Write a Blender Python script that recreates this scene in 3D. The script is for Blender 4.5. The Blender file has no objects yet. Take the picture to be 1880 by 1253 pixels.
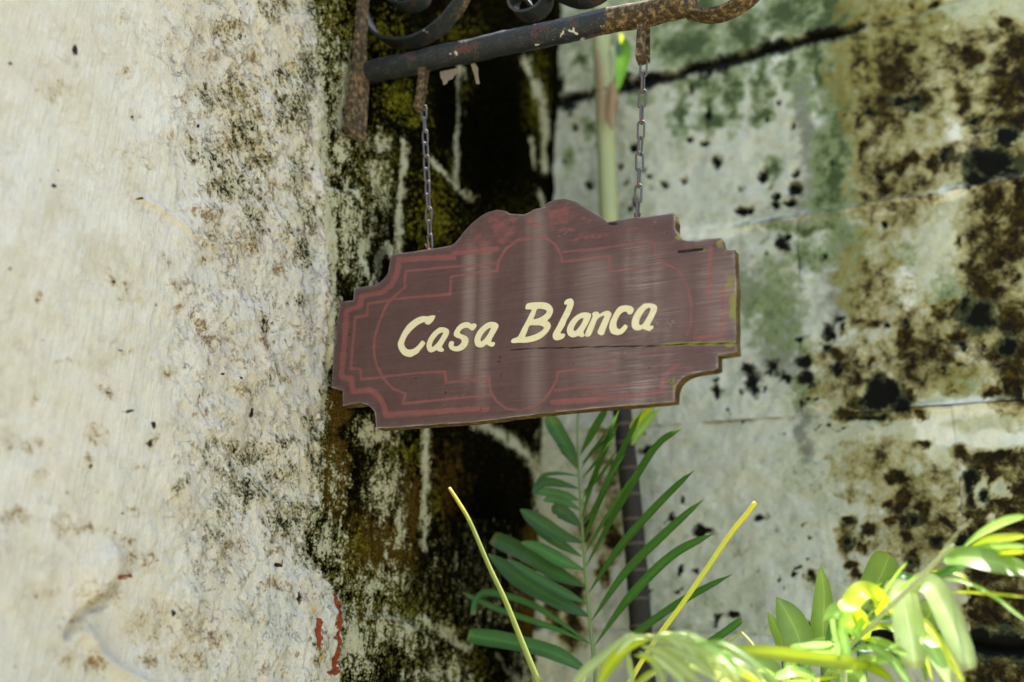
import bpy, bmesh, math, random
import numpy as np
from mathutils import Vector, Matrix
from mathutils import geometry as mgeo

random.seed(7)
scene = bpy.context.scene
COL = scene.collection

# ------------------------------------------------------------------ camera
F, CX, CY = 35.0 / 36.0 * 1880.0, 940.0, 626.5      # 35 mm lens, measured on the 1880 px wide photograph


def nrm(v):
    v = np.array(v, float)
    return v / np.linalg.norm(v)


UPC = nrm((326.0, 5892.0, -F))                       # world up seen by the lens (vanishing point of the verticals)
FWC = np.array((0.0, 0.0, -1.0))
YC = nrm(FWC - FWC.dot(UPC) * UPC)
XC = np.cross(YC, UPC)
R_CW = np.array([XC, YC, UPC])                       # lens -> world
CAM = np.array((0.0, 0.0, 1.6))
cam_d = bpy.data.cameras.new('camera')
cam = bpy.data.objects.new('camera', cam_d)
COL.objects.link(cam)
m = Matrix.Identity(4)
for i in range(3):
    for j in range(3):
        m[i][j] = R_CW[i][j]
    m[i][3] = CAM[i]
cam.matrix_world = m
cam_d.lens = 35.0
cam_d.sensor_width = 36.0
cam_d.clip_start = 0.02
cam_d.clip_end = 500.0
cam_d.dof.use_dof = True
cam_d.dof.focus_distance = 1.50
cam_d.dof.aperture_fstop = 1.6
scene.camera = cam

# ------------------------------------------------------------------ world, sun, exposure
SUN_EL, SUN_AZ = math.radians(73.0), math.radians(26.0)   # azimuth from +Y towards +X: the sun stands behind the walls
world = bpy.data.worlds.new('World')
scene.world = world
world.use_nodes = True
wn = world.node_tree
wn.nodes.clear()
sky = wn.nodes.new('ShaderNodeTexSky')
sky.sky_type = 'NISHITA'
sky.sun_disc = False
sky.sun_elevation = SUN_EL
sky.sun_rotation = SUN_AZ
sky.air_density = 1.0
sky.dust_density = 2.0
sky.ozone_density = 1.0
bg = wn.nodes.new('ShaderNodeBackground')
bg.inputs[1].default_value = 0.15
wo = wn.nodes.new('ShaderNodeOutputWorld')
wn.links.new(sky.outputs[0], bg.inputs[0])
wn.links.new(bg.outputs[0], wo.inputs[0])
sl = bpy.data.lights.new('sun', 'SUN')
sl.energy = 5.0
sl.angle = math.radians(0.5)
sl.color = (1.0, 0.95, 0.86)
so = bpy.data.objects.new('sun', sl)
COL.objects.link(so)
sd_ = Vector((math.sin(SUN_AZ) * math.cos(SUN_EL), math.cos(SUN_AZ) * math.cos(SUN_EL), math.sin(SUN_EL)))
so.rotation_euler = sd_.to_track_quat('Z', 'Y').to_euler()
so.location = (2, 2, 8)
scene.view_settings.view_transform = 'Standard'
scene.view_settings.look = 'None'
scene.view_settings.gamma = 1.0
scene.view_settings.exposure = 1.6


# ------------------------------------------------------------------ measuring on the photograph
def ray(px, py):
    return R_CW @ np.array(((px - CX) / F, -(py - CY) / F, -1.0))


def to_px(P):
    c = (np.asarray(P) - CAM) @ R_CW
    return CX + F * c[..., 0] / -c[..., 2], CY - F * c[..., 1] / -c[..., 2]


def pix_depth(P):
    return float(-((np.asarray(P) - CAM) @ R_CW)[2])


d_ = ray(-2300.0, 1014.0)
d_[2] = 0
ARM = -nrm(d_)                                       # along the bracket arm, the sign and the block wall (to the right, nearer)
NRM = np.array((ARM[1], -ARM[0], 0.0))               # out of the block wall, along the plastered wall towards the viewer
INTO = -NRM


class Frame:
    """upright frame: local x along X, local z up, local y = z cross x"""

    def __init__(s, O, X):
        s.O = np.array(O, float)
        s.O[2] = 0.0
        s.X = X
        s.Y = np.array((-X[1], X[0], 0.0))
        s.rot = math.atan2(X[1], X[0])

    def w(s, L):
        L = np.asarray(L, float)
        return s.O + L[..., 0:1] * s.X + L[..., 1:2] * s.Y + L[..., 2:3] * np.array((0, 0, 1.0))

    def at(s, px, py, y=0.0):
        r = ray(px, py)
        t = (y - (CAM - s.O).dot(s.Y)) / r.dot(s.Y)
        P = CAM + t * r
        return np.array(((P - s.O).dot(s.X), y, P[2]))

    def px(s, L):
        return to_px(s.w(L))


SIGN_C = CAM + ray(980, 600) * 1.47
SF = Frame(SIGN_C, ARM)                              # the sign and its bracket, y goes back to the block wall
LF0 = Frame(SF.w(SF.at(602, 640)), NRM)
Pc = LF0.w(LF0.at(1027, 200))
LF = Frame(Pc, NRM)                                  # plastered wall: x towards the viewer from the inner corner, y out of the wall
RF = Frame(Pc, ARM)                                  # block wall: x to the right from the inner corner, y into the wall

# ------------------------------------------------------------------ noise (numpy)
def _hash(ix, iy, seed):
    h = (ix.astype(np.uint32) * np.uint32(374761393) + iy.astype(np.uint32) * np.uint32(668265263)
         + np.uint32((seed * 974634777) & 0xffffffff))
    h = (h ^ (h >> np.uint32(13))) * np.uint32(1274126177)
    h = h ^ (h >> np.uint32(16))
    return (h & np.uint32(0xffffff)).astype(np.float64) / float(0xffffff)


def vnoise(x, y, seed=0):
    x = np.asarray(x, float); y = np.asarray(y, float)
    x0 = np.floor(x); y0 = np.floor(y)
    fx = x - x0; fy = y - y0
    ix = x0.astype(np.int64); iy = y0.astype(np.int64)
    fx = fx * fx * fx * (fx * (fx * 6 - 15) + 10)
    fy = fy * fy * fy * (fy * (fy * 6 - 15) + 10)
    a = _hash(ix, iy, seed); b = _hash(ix + 1, iy, seed)
    c = _hash(ix, iy + 1, seed); d = _hash(ix + 1, iy + 1, seed)
    return (a + (b - a) * fx) * (1 - fy) + (c + (d - c) * fx) * fy


def fbm(x, y, seed=0, octv=5, rough=0.5):
    s = 0; a = 1.0; t = 0
    for o in range(octv):
        s = s + a * (vnoise(x, y, seed + o * 17) * 2 - 1)
        t += a
        a *= rough
        x = x * 2.03 + 11.3; y = y * 2.03 + 5.7
    return s / t * 1.6


def sstep(e0, e1, x):
    t = np.clip((x - e0) / (e1 - e0), 0, 1)
    return t * t * (3 - 2 * t)


def seg_dist(x, y, pts):
    d = np.full(np.shape(x), 1e9)
    for (ax, ay), (bx, by) in zip(pts[:-1], pts[1:]):
        vx, vy = bx - ax, by - ay
        L = vx * vx + vy * vy + 1e-12
        t = np.clip(((x - ax) * vx + (y - ay) * vy) / L, 0, 1)
        d = np.minimum(d, np.hypot(x - ax - t * vx, y - ay - t * vy))
    return d


def poly_sd(x, y, pts):
    """signed distance to a closed polygon, positive inside"""
    P = list(pts) + [pts[0]]
    d = seg_dist(x, y, P)
    ins = np.zeros(np.shape(x), bool)
    for (ax, ay), (bx, by) in zip(P[:-1], P[1:]):
        c = (ay > y) != (by > y)
        with np.errstate(divide='ignore', invalid='ignore'):
            xi = ax + (y - ay) * (bx - ax) / (by - ay if by != ay else 1e-12)
        ins ^= c & (x < xi)
    return np.where(ins, d, -d)


def blob_field(x, y, blobs, lo=-1.6):
    f = np.full(np.shape(x), lo)
    for b in blobs:
        bx, by, rx, ry = b[:4]
        amp = b[4] if len(b) > 4 else 1.0
        r = np.hypot((x - bx) / rx, (y - by) / ry)
        f = np.maximum(f, np.where(r < 1.0, amp * (1.0 - r), 5.0 * (1.0 - r)))
    return f


def stroke_field(x, y, strokes, lo=-1.6):
    """strokes: (points, half width, softness px, amplitude)"""
    f = np.full(np.shape(x), lo)
    for pts, hw in strokes:
        f = np.maximum(f, 1.0 - seg_dist(x, y, pts) / hw)
    return f


def smooth_pts(pts, n=6, closed=False):
    """Catmull-Rom through points of any dimension"""
    P = [np.array(p, float) for p in pts]
    out = []
    N = len(P)
    rng = range(N) if closed else range(N - 1)
    for i in rng:
        p0 = P[(i - 1) % N] if (closed or i > 0) else P[0] * 2 - P[1]
        p1, p2 = P[i], P[(i + 1) % N]
        p3 = P[(i + 2) % N] if (closed or i + 2 < N) else P[-1] * 2 - P[-2]
        for k in range(n):
            t = k / n
            out.append(0.5 * (2 * p1 + (p2 - p0) * t + (2 * p0 - 5 * p1 + 4 * p2 - p3) * t * t
                              + (3 * p1 - p0 - 3 * p2 + p3) * t ** 3))
    if not closed:
        out.append(P[-1])
    return out


# ------------------------------------------------------------------ objects
BASE = {}


def thing(name, label, cat, frame, base, group=None):
    o = bpy.data.objects.new(name, None)
    COL.objects.link(o)
    o.empty_display_size = 0.1
    o.location = Vector(frame.w(np.array(base, float)))
    o.rotation_euler = (0, 0, frame.rot)
    o['label'] = label
    o['category'] = cat
    if group:
        o['group'] = group
    BASE[o.name] = np.array(base, float)
    return o


def obj(name, V, faces, mat, parent, attrs=None, smooth=True, label=None, kind=None, frame=None):
    """one mesh object; V in the frame of its thing"""
    base = BASE.get(parent.name, np.zeros(3)) if parent is not None else np.zeros(3)
    V = np.asarray(V, float) - base
    me = bpy.data.meshes.new(name)
    if isinstance(faces, np.ndarray):
        nf, k = faces.shape
        me.vertices.add(len(V))
        me.vertices.foreach_set('co', V.astype(np.float32).ravel())
        me.loops.add(nf * k)
        me.loops.foreach_set('vertex_index', faces.astype(np.int32).ravel())
        me.polygons.add(nf)
        me.polygons.foreach_set('loop_start', np.arange(0, nf * k, k, dtype=np.int32))
        me.update(calc_edges=True)
        me.validate()
    else:
        me.from_pydata([tuple(v) for v in V], [], faces)
    if attrs:
        for k_, a in attrs.items():
            at = me.attributes.new(k_, 'FLOAT', 'POINT')
            at.data.foreach_set('value', np.asarray(a, np.float32).ravel())
    me.polygons.foreach_set('use_smooth', np.full(len(me.polygons), smooth))
    me.materials.append(mat)
    me.update()
    o = bpy.data.objects.new(name, me)
    COL.objects.link(o)
    if parent is not None:
        o.parent = parent
        BASE[o.name] = base
    if label:
        o['label'] = label
    if kind:
        o['kind'] = kind
    return o


def sheet(name, us, vs, hfun, mat, parent, sign=1.0, keep=None, attrs=None):
    """relief sheet in a wall frame: x=u, z=v, y=sign*height (height is out of the wall)"""
    U, W = np.meshgrid(us, vs, indexing='xy')
    H = hfun(U, W)
    nu, nv = len(us), len(vs)
    idx = np.arange(nu * nv).reshape(nv, nu)
    q = np.stack([idx[:-1, :-1], idx[:-1, 1:], idx[1:, 1:], idx[1:, :-1]], -1).reshape(-1, 4)
    if keep is not None:
        K = keep(U, W).ravel()
        q = q[K[q].any(axis=1)]
    used = np.unique(q)
    remap = np.full(nu * nv, -1)
    remap[used] = np.arange(len(used))
    q = remap[q]
    if sign > 0:
        q = q[:, ::-1]
    V = np.stack([U.ravel(), sign * H.ravel(), W.ravel()], -1)[used]
    A = {}
    for k_, fn in (attrs or {}).items():
        A[k_] = fn(U, W).ravel()[used]
    return obj(name, V, q, mat, parent, A)


def tube(pts, r, n=10, caps=True):
    """rings round a path; r a number or one radius per point"""
    P = [np.array(p, float) for p in pts]
    N = len(P)
    rr = [r] * N if np.isscalar(r) else list(r)
    V, Fc = [], []
    t0 = nrm(P[1] - P[0])
    ref = np.array((0, 0, 1.0)) if abs(t0[2]) < 0.9 else np.array((1.0, 0, 0))
    a = nrm(np.cross(t0, ref))
    for i in range(N):
        t = nrm(P[min(i + 1, N - 1)] - P[max(i - 1, 0)])
        a = nrm(a - a.dot(t) * t)
        b = np.cross(t, a)
        for k in range(n):
            th = 2 * math.pi * k / n
            V.append(P[i] + rr[i] * (math.cos(th) * a + math.sin(th) * b))
    for i in range(N - 1):
        for k in range(n):
            k2 = (k + 1) % n
            Fc.append((i * n + k, i * n + k2, (i + 1) * n + k2, (i + 1) * n + k))
    if caps:
        Fc.append(tuple(range(n))[::-1])
        Fc.append(tuple((N - 1) * n + k for k in range(n)))
    return V, Fc


def ribbon(path, wvec, thick, taper=None):
    """flat bar bent along a path; path is the middle, wvec the half width vector; thickness in the plane of bending"""
    P = [np.array(p, float) for p in path]
    N = len(P)
    w = np.array(wvec, float)
    V, Fc = [], []
    for i in range(N):
        t = nrm(P[min(i + 1, N - 1)] - P[max(i - 1, 0)])
        nn = nrm(np.cross(t, w))
        k = 1.0 if taper is None else taper[i]
        h = thick * 0.5
        V += [P[i] - w * k - nn * h, P[i] + w * k - nn * h, P[i] + w * k + nn * h, P[i] - w * k + nn * h]
    for i in range(N - 1):
        for k in range(4):
            k2 = (k + 1) % 4
            Fc.append((i * 4 + k, i * 4 + k2, i * 4 + 4 + k2, i * 4 + 4 + k))
    Fc.append((3, 2, 1, 0))
    e = (N - 1) * 4
    Fc.append((e, e + 1, e + 2, e + 3))
    return V, Fc


def prism(front, depth_vec):
    """closed outline (3D points) pushed along depth_vec; front cap triangulated"""
    A = [np.array(p, float) for p in front]
    n = len(A)
    dv = np.array(depth_vec, float)
    V = A + [p + dv for p in A]
    tris = mgeo.tessellate_polygon([[Vector(p) for p in A]])
    Fc = [tuple(t) for t in tris] + [tuple(i + n for i in t[::-1]) for t in tris]
    for i in range(n):
        j = (i + 1) % n
        Fc.append((i, j, n + j, n + i))
    return V, Fc


def fix_normals(o):
    bm = bmesh.new()
    bm.from_mesh(o.data)
    bmesh.ops.recalc_face_normals(bm, faces=bm.faces)
    bm.to_mesh(o.data)
    bm.free()
    return o


def bevel(o, w=0.0015, seg=2):
    md = o.modifiers.new('bevel', 'BEVEL')
    md.width = w
    md.segments = seg
    md.limit_method = 'ANGLE'
    md.angle_limit = math.radians(40)
    return o


# ------------------------------------------------------------------ node helper
class NT:
    def __init__(s, name):
        s.m = bpy.data.materials.new(name)
        s.m.use_nodes = True
        s.t = s.m.node_tree
        s.t.nodes.clear()
        s.out = s.t.nodes.new('ShaderNodeOutputMaterial')
        s.co = s.t.nodes.new('ShaderNodeTexCoord').outputs['Object']

    def _in(s, sock, v):
        if v is None:
            return
        if isinstance(v, (int, float)):
            sock.default_value = v
        elif isinstance(v, (tuple, list)):
            sock.default_value = tuple(v) + ((1.0,) if len(v) == 3 and sock.type == 'RGBA' else ())
        else:
            s.t.links.new(v, sock)

    def attr(s, name):
        n = s.t.nodes.new('ShaderNodeAttribute')
        n.attribute_name = name
        return n.outputs['Fac']

    def vec(s, scale=(1, 1, 1), off=(0, 0, 0), src=None):
        n = s.t.nodes.new('ShaderNodeMapping')
        n.inputs['Scale'].default_value = scale
        n.inputs['Location'].default_value = off
        s.t.links.new(src or s.co, n.inputs['Vector'])
        return n.outputs[0]

    def turn(s, ry, src=None):
        n = s.t.nodes.new('ShaderNodeMapping')
        n.inputs['Rotation'].default_value = (0, ry, 0)
        s.t.links.new(src or s.co, n.inputs['Vector'])
        return n.outputs[0]

    def noise(s, scale=10.0, detail=4.0, rough=0.55, vec=None, dist=0.0):
        n = s.t.nodes.new('ShaderNodeTexNoise')
        n.inputs['Scale'].default_value = scale
        n.inputs['Detail'].default_value = detail
        n.inputs['Roughness'].default_value = rough
        n.inputs['Distortion'].default_value = dist
        s.t.links.new(vec or s.co, n.inputs['Vector'])
        return n.outputs[0]

    def voro(s, scale=10.0, vec=None, feature='F1', rnd=1.0):
        n = s.t.nodes.new('ShaderNodeTexVoronoi')
        n.feature = feature
        n.inputs['Scale'].default_value = scale
        n.inputs['Randomness'].default_value = rnd
        s.t.links.new(vec or s.co, n.inputs['Vector'])
        return n.outputs['Distance']

    def math(s, op, a, b=None, c=None, clamp=False):
        n = s.t.nodes.new('ShaderNodeMath')
        n.operation = op
        n.use_clamp = clamp
        for k, v in enumerate((a, b, c)):
            if v is not None:
                s._in(n.inputs[k], v)
        return n.outputs[0]

    def mad(s, a, k, c):
        return s.math('MULTIPLY_ADD', a, k, c)

    def step(s, x, e0, e1, o0=0.0, o1=1.0):
        n = s.t.nodes.new('ShaderNodeMapRange')
        n.interpolation_type = 'SMOOTHSTEP'
        s._in(n.inputs[0], x)
        n.inputs[1].default_value = e0
        n.inputs[2].default_value = e1
        n.inputs[3].default_value = o0
        n.inputs[4].default_value = o1
        return n.outputs[0]

    def mix(s, fac, a, b):
        n = s.t.nodes.new('ShaderNodeMix')
        n.data_type = 'RGBA'
        s._in(n.inputs[0], fac)
        s._in(n.inputs[6], a)
        s._in(n.inputs[7], b)
        return n.outputs[2]

    def mulc(s, col, f):
        """colour times a grey factor"""
        n = s.t.nodes.new('ShaderNodeVectorMath')
        n.operation = 'SCALE'
        s._in(n.inputs[0], col)
        s._in(n.inputs['Scale'], f)
        return n.outputs[0]

    def ramp(s, fac, stops):
        n = s.t.nodes.new('ShaderNodeValToRGB')
        e = n.color_ramp.elements
        while len(e) < len(stops):
            e.new(0.5)
        for el, (p, c) in zip(e, stops):
            el.position = p
            el.color = tuple(c) + (1.0,)
        s._in(n.inputs[0], fac)
        return n.outputs[0]

    def bump(s, h, strength=0.5, dist=0.002, nxt=None):
        n = s.t.nodes.new('ShaderNodeBump')
        n.inputs['Strength'].default_value = strength
        n.inputs['Distance'].default_value = dist
        s._in(n.inputs['Height'], h)
        if nxt is not None:
            s.t.links.new(nxt, n.inputs['Normal'])
        return n.outputs[0]

    def finish(s, col, rough=0.9, normal=None, metal=0.0, spec=0.3):
        p = s.t.nodes.new('ShaderNodeBsdfPrincipled')
        s._in(p.inputs['Base Color'], col)
        s._in(p.inputs['Roughness'], rough)
        s._in(p.inputs['Metallic'], metal)
        s._in(p.inputs['Specular IOR Level'], spec)
        if normal is not None:
            s.t.links.new(normal, p.inputs['Normal'])
        s.t.links.new(p.outputs[0], s.out.inputs[0])
        return s.m


def srgb(r, g, b):
    def f(c):
        c /= 255.0
        return c / 12.92 if c <= 0.04045 else ((c + 0.055) / 1.055) ** 2.4
    return (f(r), f(g), f(b))


def zz(x0, y0, k):
    """coordinates read off an enlarged crop of the photograph"""
    return lambda pts: [(x0 + p[0] / k, y0 + p[1] / k) + tuple(p[2:]) for p in pts]


def zb(x0, y0, k):
    return lambda bl: [(x0 + b[0] / k, y0 + b[1] / k, b[2] / k, (b[3] if len(b) > 3 else b[2]) / k)
                       + ((b[4],) if len(b) > 4 else ()) for b in bl]

# ------------------------------------------------------------------ materials of the walls
def plaster_material():
    t = NT('limewash_plaster')
    n1 = t.noise(9, 5, 0.6)
    n2 = t.noise(45, 6, 0.65, dist=0.4)
    n3 = t.noise(210, 4, 0.6)
    n4 = t.noise(620, 3, 0.6)
    brush = t.noise(1.0, 5, 0.65, vec=t.vec((300, 300, 16)))
    slant = t.noise(1.0, 6, 0.68, vec=t.vec((110, 60, 38), src=t.turn(math.radians(-42))))
    rough_zone = t.step(t.attr('rub'), -0.1, 0.5)
    smooth_zone = t.math('SUBTRACT', 1.0, rough_zone)
    base = t.ramp(n1, [(0.30, srgb(198, 190, 164)), (0.50, srgb(212, 208, 188)), (0.70, srgb(218, 216, 203))])
    base = t.mix(t.step(n2, 0.40, 0.7, 0.0, 0.5), base, srgb(226, 223, 209))
    base = t.mix(t.math('MULTIPLY', t.step(brush, 0.45, 0.7, 0.0, 0.3), smooth_zone), base, srgb(180, 173, 150))
    cl = t.math('ADD', t.noise(22, 6, 0.7, vec=t.vec((1, 1, 1), (9, 4, 6)), dist=0.5), t.mad(n3, 0.3, -0.15))
    base = t.mix(t.step(cl, 0.48, 0.70, 0.0, 0.3), base, srgb(192, 178, 144))
    cool = t.step(t.math('ADD', t.attr('gry'), t.mad(n2, 0.8, -0.4)), -0.1, 0.7)
    base = t.mix(t.math('MULTIPLY', cool, 0.8), base, srgb(200, 201, 188))
    # ochre staining, in blotches that break up into grains
    n5 = t.noise(85, 6, 0.75, vec=t.vec((1, 1, 1), (7, 3, 5)), dist=0.8)
    tan = t.math('ADD', t.attr('tan'), t.mad(n5, 3.4, -1.75))
    tan = t.math('ADD', tan, t.mad(slant, 1.8, -0.9))
    base = t.mix(t.step(tan, -0.4, 0.6, 0.0, 0.5), base, srgb(180, 162, 116))
    tan = t.math('ADD', tan, t.mad(n3, 1.8, -0.9))
    base = t.mix(t.step(tan, 0.25, 0.8, 0.0, 0.85), base, srgb(122, 96, 56))
    # thin wiggly scratches and the edges of flaked washes
    gate = t.math('MULTIPLY', t.step(t.noise(17, 3, 0.6, vec=t.vec((1, 1, 1), (4, 1, 2))), 0.47, 0.62), t.mad(rough_zone, 0.8, 0.2))
    ln = t.step(t.math('ABSOLUTE', t.math('SUBTRACT', t.noise(26, 6, 0.62, dist=1.0), 0.5)), 0.002, 0.016, 1.0, 0.0)
    ln2 = t.step(t.math('ABSOLUTE', t.math('SUBTRACT', slant, 0.52)), 0.002, 0.02, 1.0, 0.0)
    gate2 = t.math('MULTIPLY', t.step(n2, 0.50, 0.62), rough_zone)
    lines = t.math('MAXIMUM', t.math('MULTIPLY', ln, gate), t.math('MULTIPLY', ln2, gate2))
    base = t.mix(t.math('MULTIPLY', lines, 0.62), base, srgb(122, 98, 62))
    # small rust coloured and dark flecks everywhere, thicker where the coat is rough
    fl = t.math('ADD', t.noise(70, 5, 0.72, vec=t.vec((1, 1, 0.6))), t.mad(rough_zone, 0.085, -0.03))
    fl = t.math('ADD', fl, t.mad(n1, 0.14, -0.07))
    base = t.mix(t.step(fl, 0.635, 0.72, 0.0, 0.8), base, srgb(126, 98, 58))
    fk = t.math('ADD', t.noise(150, 5, 0.75, vec=t.vec((1, 1, 0.7), (2, 5, 1))), t.mad(rough_zone, 0.07, -0.03))
    base = t.mix(t.step(fk, 0.69, 0.75, 0.0, 0.85), base, srgb(70, 58, 40))
    # dark green algae
    al = t.math('ADD', t.attr('alg'), t.mad(n2, 1.3, -0.65))
    al = t.math('ADD', al, t.mad(slant, 2.4, -1.2))
    base = t.mix(t.step(al, -0.25, 0.5, 0.0, 0.5), base, srgb(150, 140, 92))
    al = t.math('ADD', al, t.mad(n3, 2.6, -1.3))
    base = t.mix(t.step(al, 0.05, 0.5, 0.0, 0.7), base, srgb(104, 98, 54))
    base = t.mix(t.step(al, 0.40, 0.72), base, srgb(36, 43, 24))
    # single dark spots, red and yellow paint left under the limewash
    sp = t.math('ADD', t.attr('spot'), t.mad(n3, 1.2, -0.6))
    base = t.mix(t.step(sp, 0.1, 0.5), base, srgb(50, 36, 32))
    yl = t.math('ADD', t.attr('yel'), t.mad(n3, 2.0, -1.0))
    base = t.mix(t.step(yl, 0.2, 0.6), base, srgb(205, 176, 84))
    rd = t.math('ADD', t.attr('red'), t.mad(n2, 1.8, -0.9))
    rd = t.math('ADD', rd, t.mad(n3, 1.6, -0.8))
    redm = t.step(rd, 0.12, 0.28)
    base = t.mix(redm, base, t.mix(t.step(n3, 0.4, 0.65), srgb(160, 76, 40), srgb(122, 56, 32)))
    base = t.mulc(base, t.mad(n4, 0.36, 0.82))
    h = t.math('ADD', t.math('MULTIPLY', brush, t.mad(smooth_zone, 0.7, 0.25)), t.mad(n2, 0.9, 0.0))
    h = t.math('ADD', h, t.math('MULTIPLY', t.math('ADD', n3, t.mad(n4, 0.4, 0.0)), t.mad(rough_zone, 0.7, 0.2)))
    h = t.math('ADD', h, t.math('MULTIPLY', slant, t.mad(rough_zone, 1.0, 0.1)))
    h = t.math('SUBTRACT', h, t.math('MULTIPLY', redm, 0.6))
    h = t.math('SUBTRACT', h, t.mad(lines, 0.5, 0.0))
    nb = t.bump(h, 0.9, 0.0048)
    return t.finish(base, 0.92, nb, spec=0.15)


def old_stone_material():
    """stone of the plastered wall where the coat has gone: black, brown and olive growth with lime left on it"""
    t = NT('mossy_old_stone')
    n1 = t.noise(14, 5, 0.6)
    n2 = t.noise(60, 6, 0.7, dist=0.3)
    n3 = t.noise(230, 5, 0.68)
    n4 = t.noise(120, 5, 0.7, vec=t.vec((1, 1, 1), (3, 2, 9)))
    drip = t.noise(1.0, 5, 0.68, vec=t.vec((80, 80, 13)))
    base = t.ramp(n4, [(0.38, srgb(5, 5, 2)), (0.52, srgb(13, 12, 5)), (0.62, srgb(34, 32, 11)), (0.76, srgb(92, 86, 38))])
    br = t.math('ADD', t.attr('brn'), t.mad(n2, 1.4, -0.7))
    base = t.mix(t.step(br, 0.05, 0.45), base, t.ramp(n3, [(0.3, srgb(40, 29, 10)), (0.52, srgb(76, 58, 20)), (0.72, srgb(118, 98, 44))]))
    ol = t.math('ADD', t.attr('mos'), t.mad(n2, 1.9, -0.95))
    ol = t.math('ADD', ol, t.mad(n4, 3.6, -1.8))
    base = t.mix(t.step(ol, 0.26, 0.74), base, t.ramp(n3, [(0.32, srgb(30, 31, 7)), (0.50, srgb(84, 82, 18)), (0.66, srgb(164, 154, 48))]))
    lm = t.math('ADD', t.attr('lim'), t.mad(n2, 2.0, -1.0))
    lm = t.math('ADD', lm, t.mad(n3, 2.3, -1.15))
    lm = t.math('ADD', lm, t.mad(drip, 1.6, -0.8))
    base = t.mix(t.step(lm, 0.02, 0.32, 0.0, 0.75), base, srgb(112, 108, 58))
    base = t.mix(t.step(lm, 0.26, 0.5), base, t.mix(n4, srgb(168, 166, 122), srgb(206, 206, 178)))
    dk = t.math('ADD', t.attr('blk'), t.mad(n4, 1.6, -0.8))
    base = t.mix(t.step(dk, -0.1, 0.7, 0.0, 0.8), base, srgb(3, 3, 1))
    h = t.math('ADD', n2, t.mad(n4, 0.9, 0.0))
    h = t.math('ADD', h, t.mad(n3, 0.7, 0.0))
    nb = t.bump(h, 0.9, 0.006)
    return t.finish(base, 1.0, nb, spec=0.0)


def block_material():
    """squared blocks with thin whitewash, greened and moulded"""
    t = NT('whitewashed_block')
    n1 = t.noise(8, 5, 0.6)
    n2 = t.noise(32, 6, 0.62, dist=0.3)
    n3 = t.noise(120, 5, 0.65)
    streak = t.noise(1.0, 5, 0.6, vec=t.vec((26, 26, 3.2)))
    warm = t.attr('wrm')
    cold = t.mix(n1, srgb(174, 180, 158), srgb(204, 206, 188))
    hot = t.mix(n1, srgb(172, 174, 132), srgb(198, 200, 166))
    base = t.mix(warm, cold, hot)
    n0 = t.noise(3.4, 4, 0.6)
    base = t.mix(t.step(n0, 0.45, 0.68, 0.0, 0.6), base, t.mix(warm, srgb(154, 162, 132), srgb(148, 142, 92)))
    nm = t.noise(26, 5, 0.6)
    base = t.mix(t.step(nm, 0.45, 0.7, 0.0, 0.5), base, t.mix(warm, srgb(146, 156, 124), srgb(140, 136, 90)))
    fk = t.math('ADD', t.noise(48, 6, 0.74, vec=t.vec((1, 1, 0.8), (5, 2, 3))), t.mad(n0, 0.35, -0.175))
    base = t.mix(t.step(fk, 0.55, 0.72, 0.0, 0.7), base, srgb(90, 98, 70))
    wt = t.step(t.noise(38, 5, 0.7, vec=t.vec((1, 1, 1), (1, 8, 4))), 0.54, 0.70, 0.0, 0.55)
    base = t.mix(wt, base, srgb(206, 210, 196))
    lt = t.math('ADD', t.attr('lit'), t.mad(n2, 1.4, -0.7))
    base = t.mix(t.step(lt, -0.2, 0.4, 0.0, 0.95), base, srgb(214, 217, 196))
    base = t.mix(t.step(streak, 0.50, 0.75, 0.0, 0.45), base, srgb(140, 152, 124))
    g = t.math('ADD', t.attr('gry'), t.mad(n2, 1.5, -0.75))
    base = t.mix(t.step(g, -0.1, 0.7, 0.0, 0.85), base, srgb(104, 108, 92))
    gr = t.math('ADD', t.attr('grn'), t.mad(n2, 1.9, -0.95))
    gr = t.math('ADD', gr, t.mad(n3, 0.9, -0.45))
    base = t.mix(t.step(gr, -0.3, 0.4, 0.0, 0.85), base, srgb(116, 132, 84))
    base = t.mix(t.step(gr, 0.25, 0.75, 0.0, 0.85), base, srgb(50, 66, 36))
    b = t.math('ADD', t.attr('brn'), t.mad(n2, 1.9, -0.95))
    b = t.math('ADD', b, t.mad(n3, 0.9, -0.45))
    base = t.mix(t.step(b, -0.3, 0.3, 0.0, 0.8), base, srgb(142, 132, 70))
    dark = t.ramp(n3, [(0.28, srgb(18, 14, 5)), (0.48, srgb(40, 33, 10)), (0.62, srgb(72, 60, 17)), (0.78, srgb(114, 100, 34))])
    dark = t.mix(t.step(n2, 0.46, 0.62, 0.0, 0.85), dark, srgb(20, 16, 9))
    base = t.mix(t.step(b, 0.08, 0.6), base, dark)
    k = t.math('ADD', t.attr('blk'), t.mad(n2, 1.3, -0.65))
    k = t.math('ADD', k, t.mad(n3, 1.0, -0.5))
    base = t.mix(t.step(k, -0.1, 0.3, 0.0, 0.6), base, srgb(84, 92, 62))
    base = t.mix(t.step(k, 0.08, 0.55), base, srgb(14, 15, 9))
    base = t.mulc(base, t.mad(t.noise(330, 3, 0.6), 0.44, 0.78))
    h = t.math('ADD', n2, t.mad(n3, 0.6, 0.0))
    h = t.math('ADD', h, t.mad(t.noise(420, 3, 0.6), 0.3, 0.0))
    nb = t.bump(h, 0.6, 0.004)
    return t.finish(base, 0.93, nb, spec=0.12)


M_PLASTER = plaster_material()
M_OLD = old_stone_material()
M_BLOCK = block_material()


def mat_ground():
    t = NT('sunlit_paving')
    n = t.noise(6, 6, 0.6)
    c = t.mix(n, srgb(140, 132, 108), srgb(172, 162, 136))
    return t.finish(c, 0.9, t.bump(t.noise(80, 4, 0.6), 0.4, 0.004))


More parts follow.
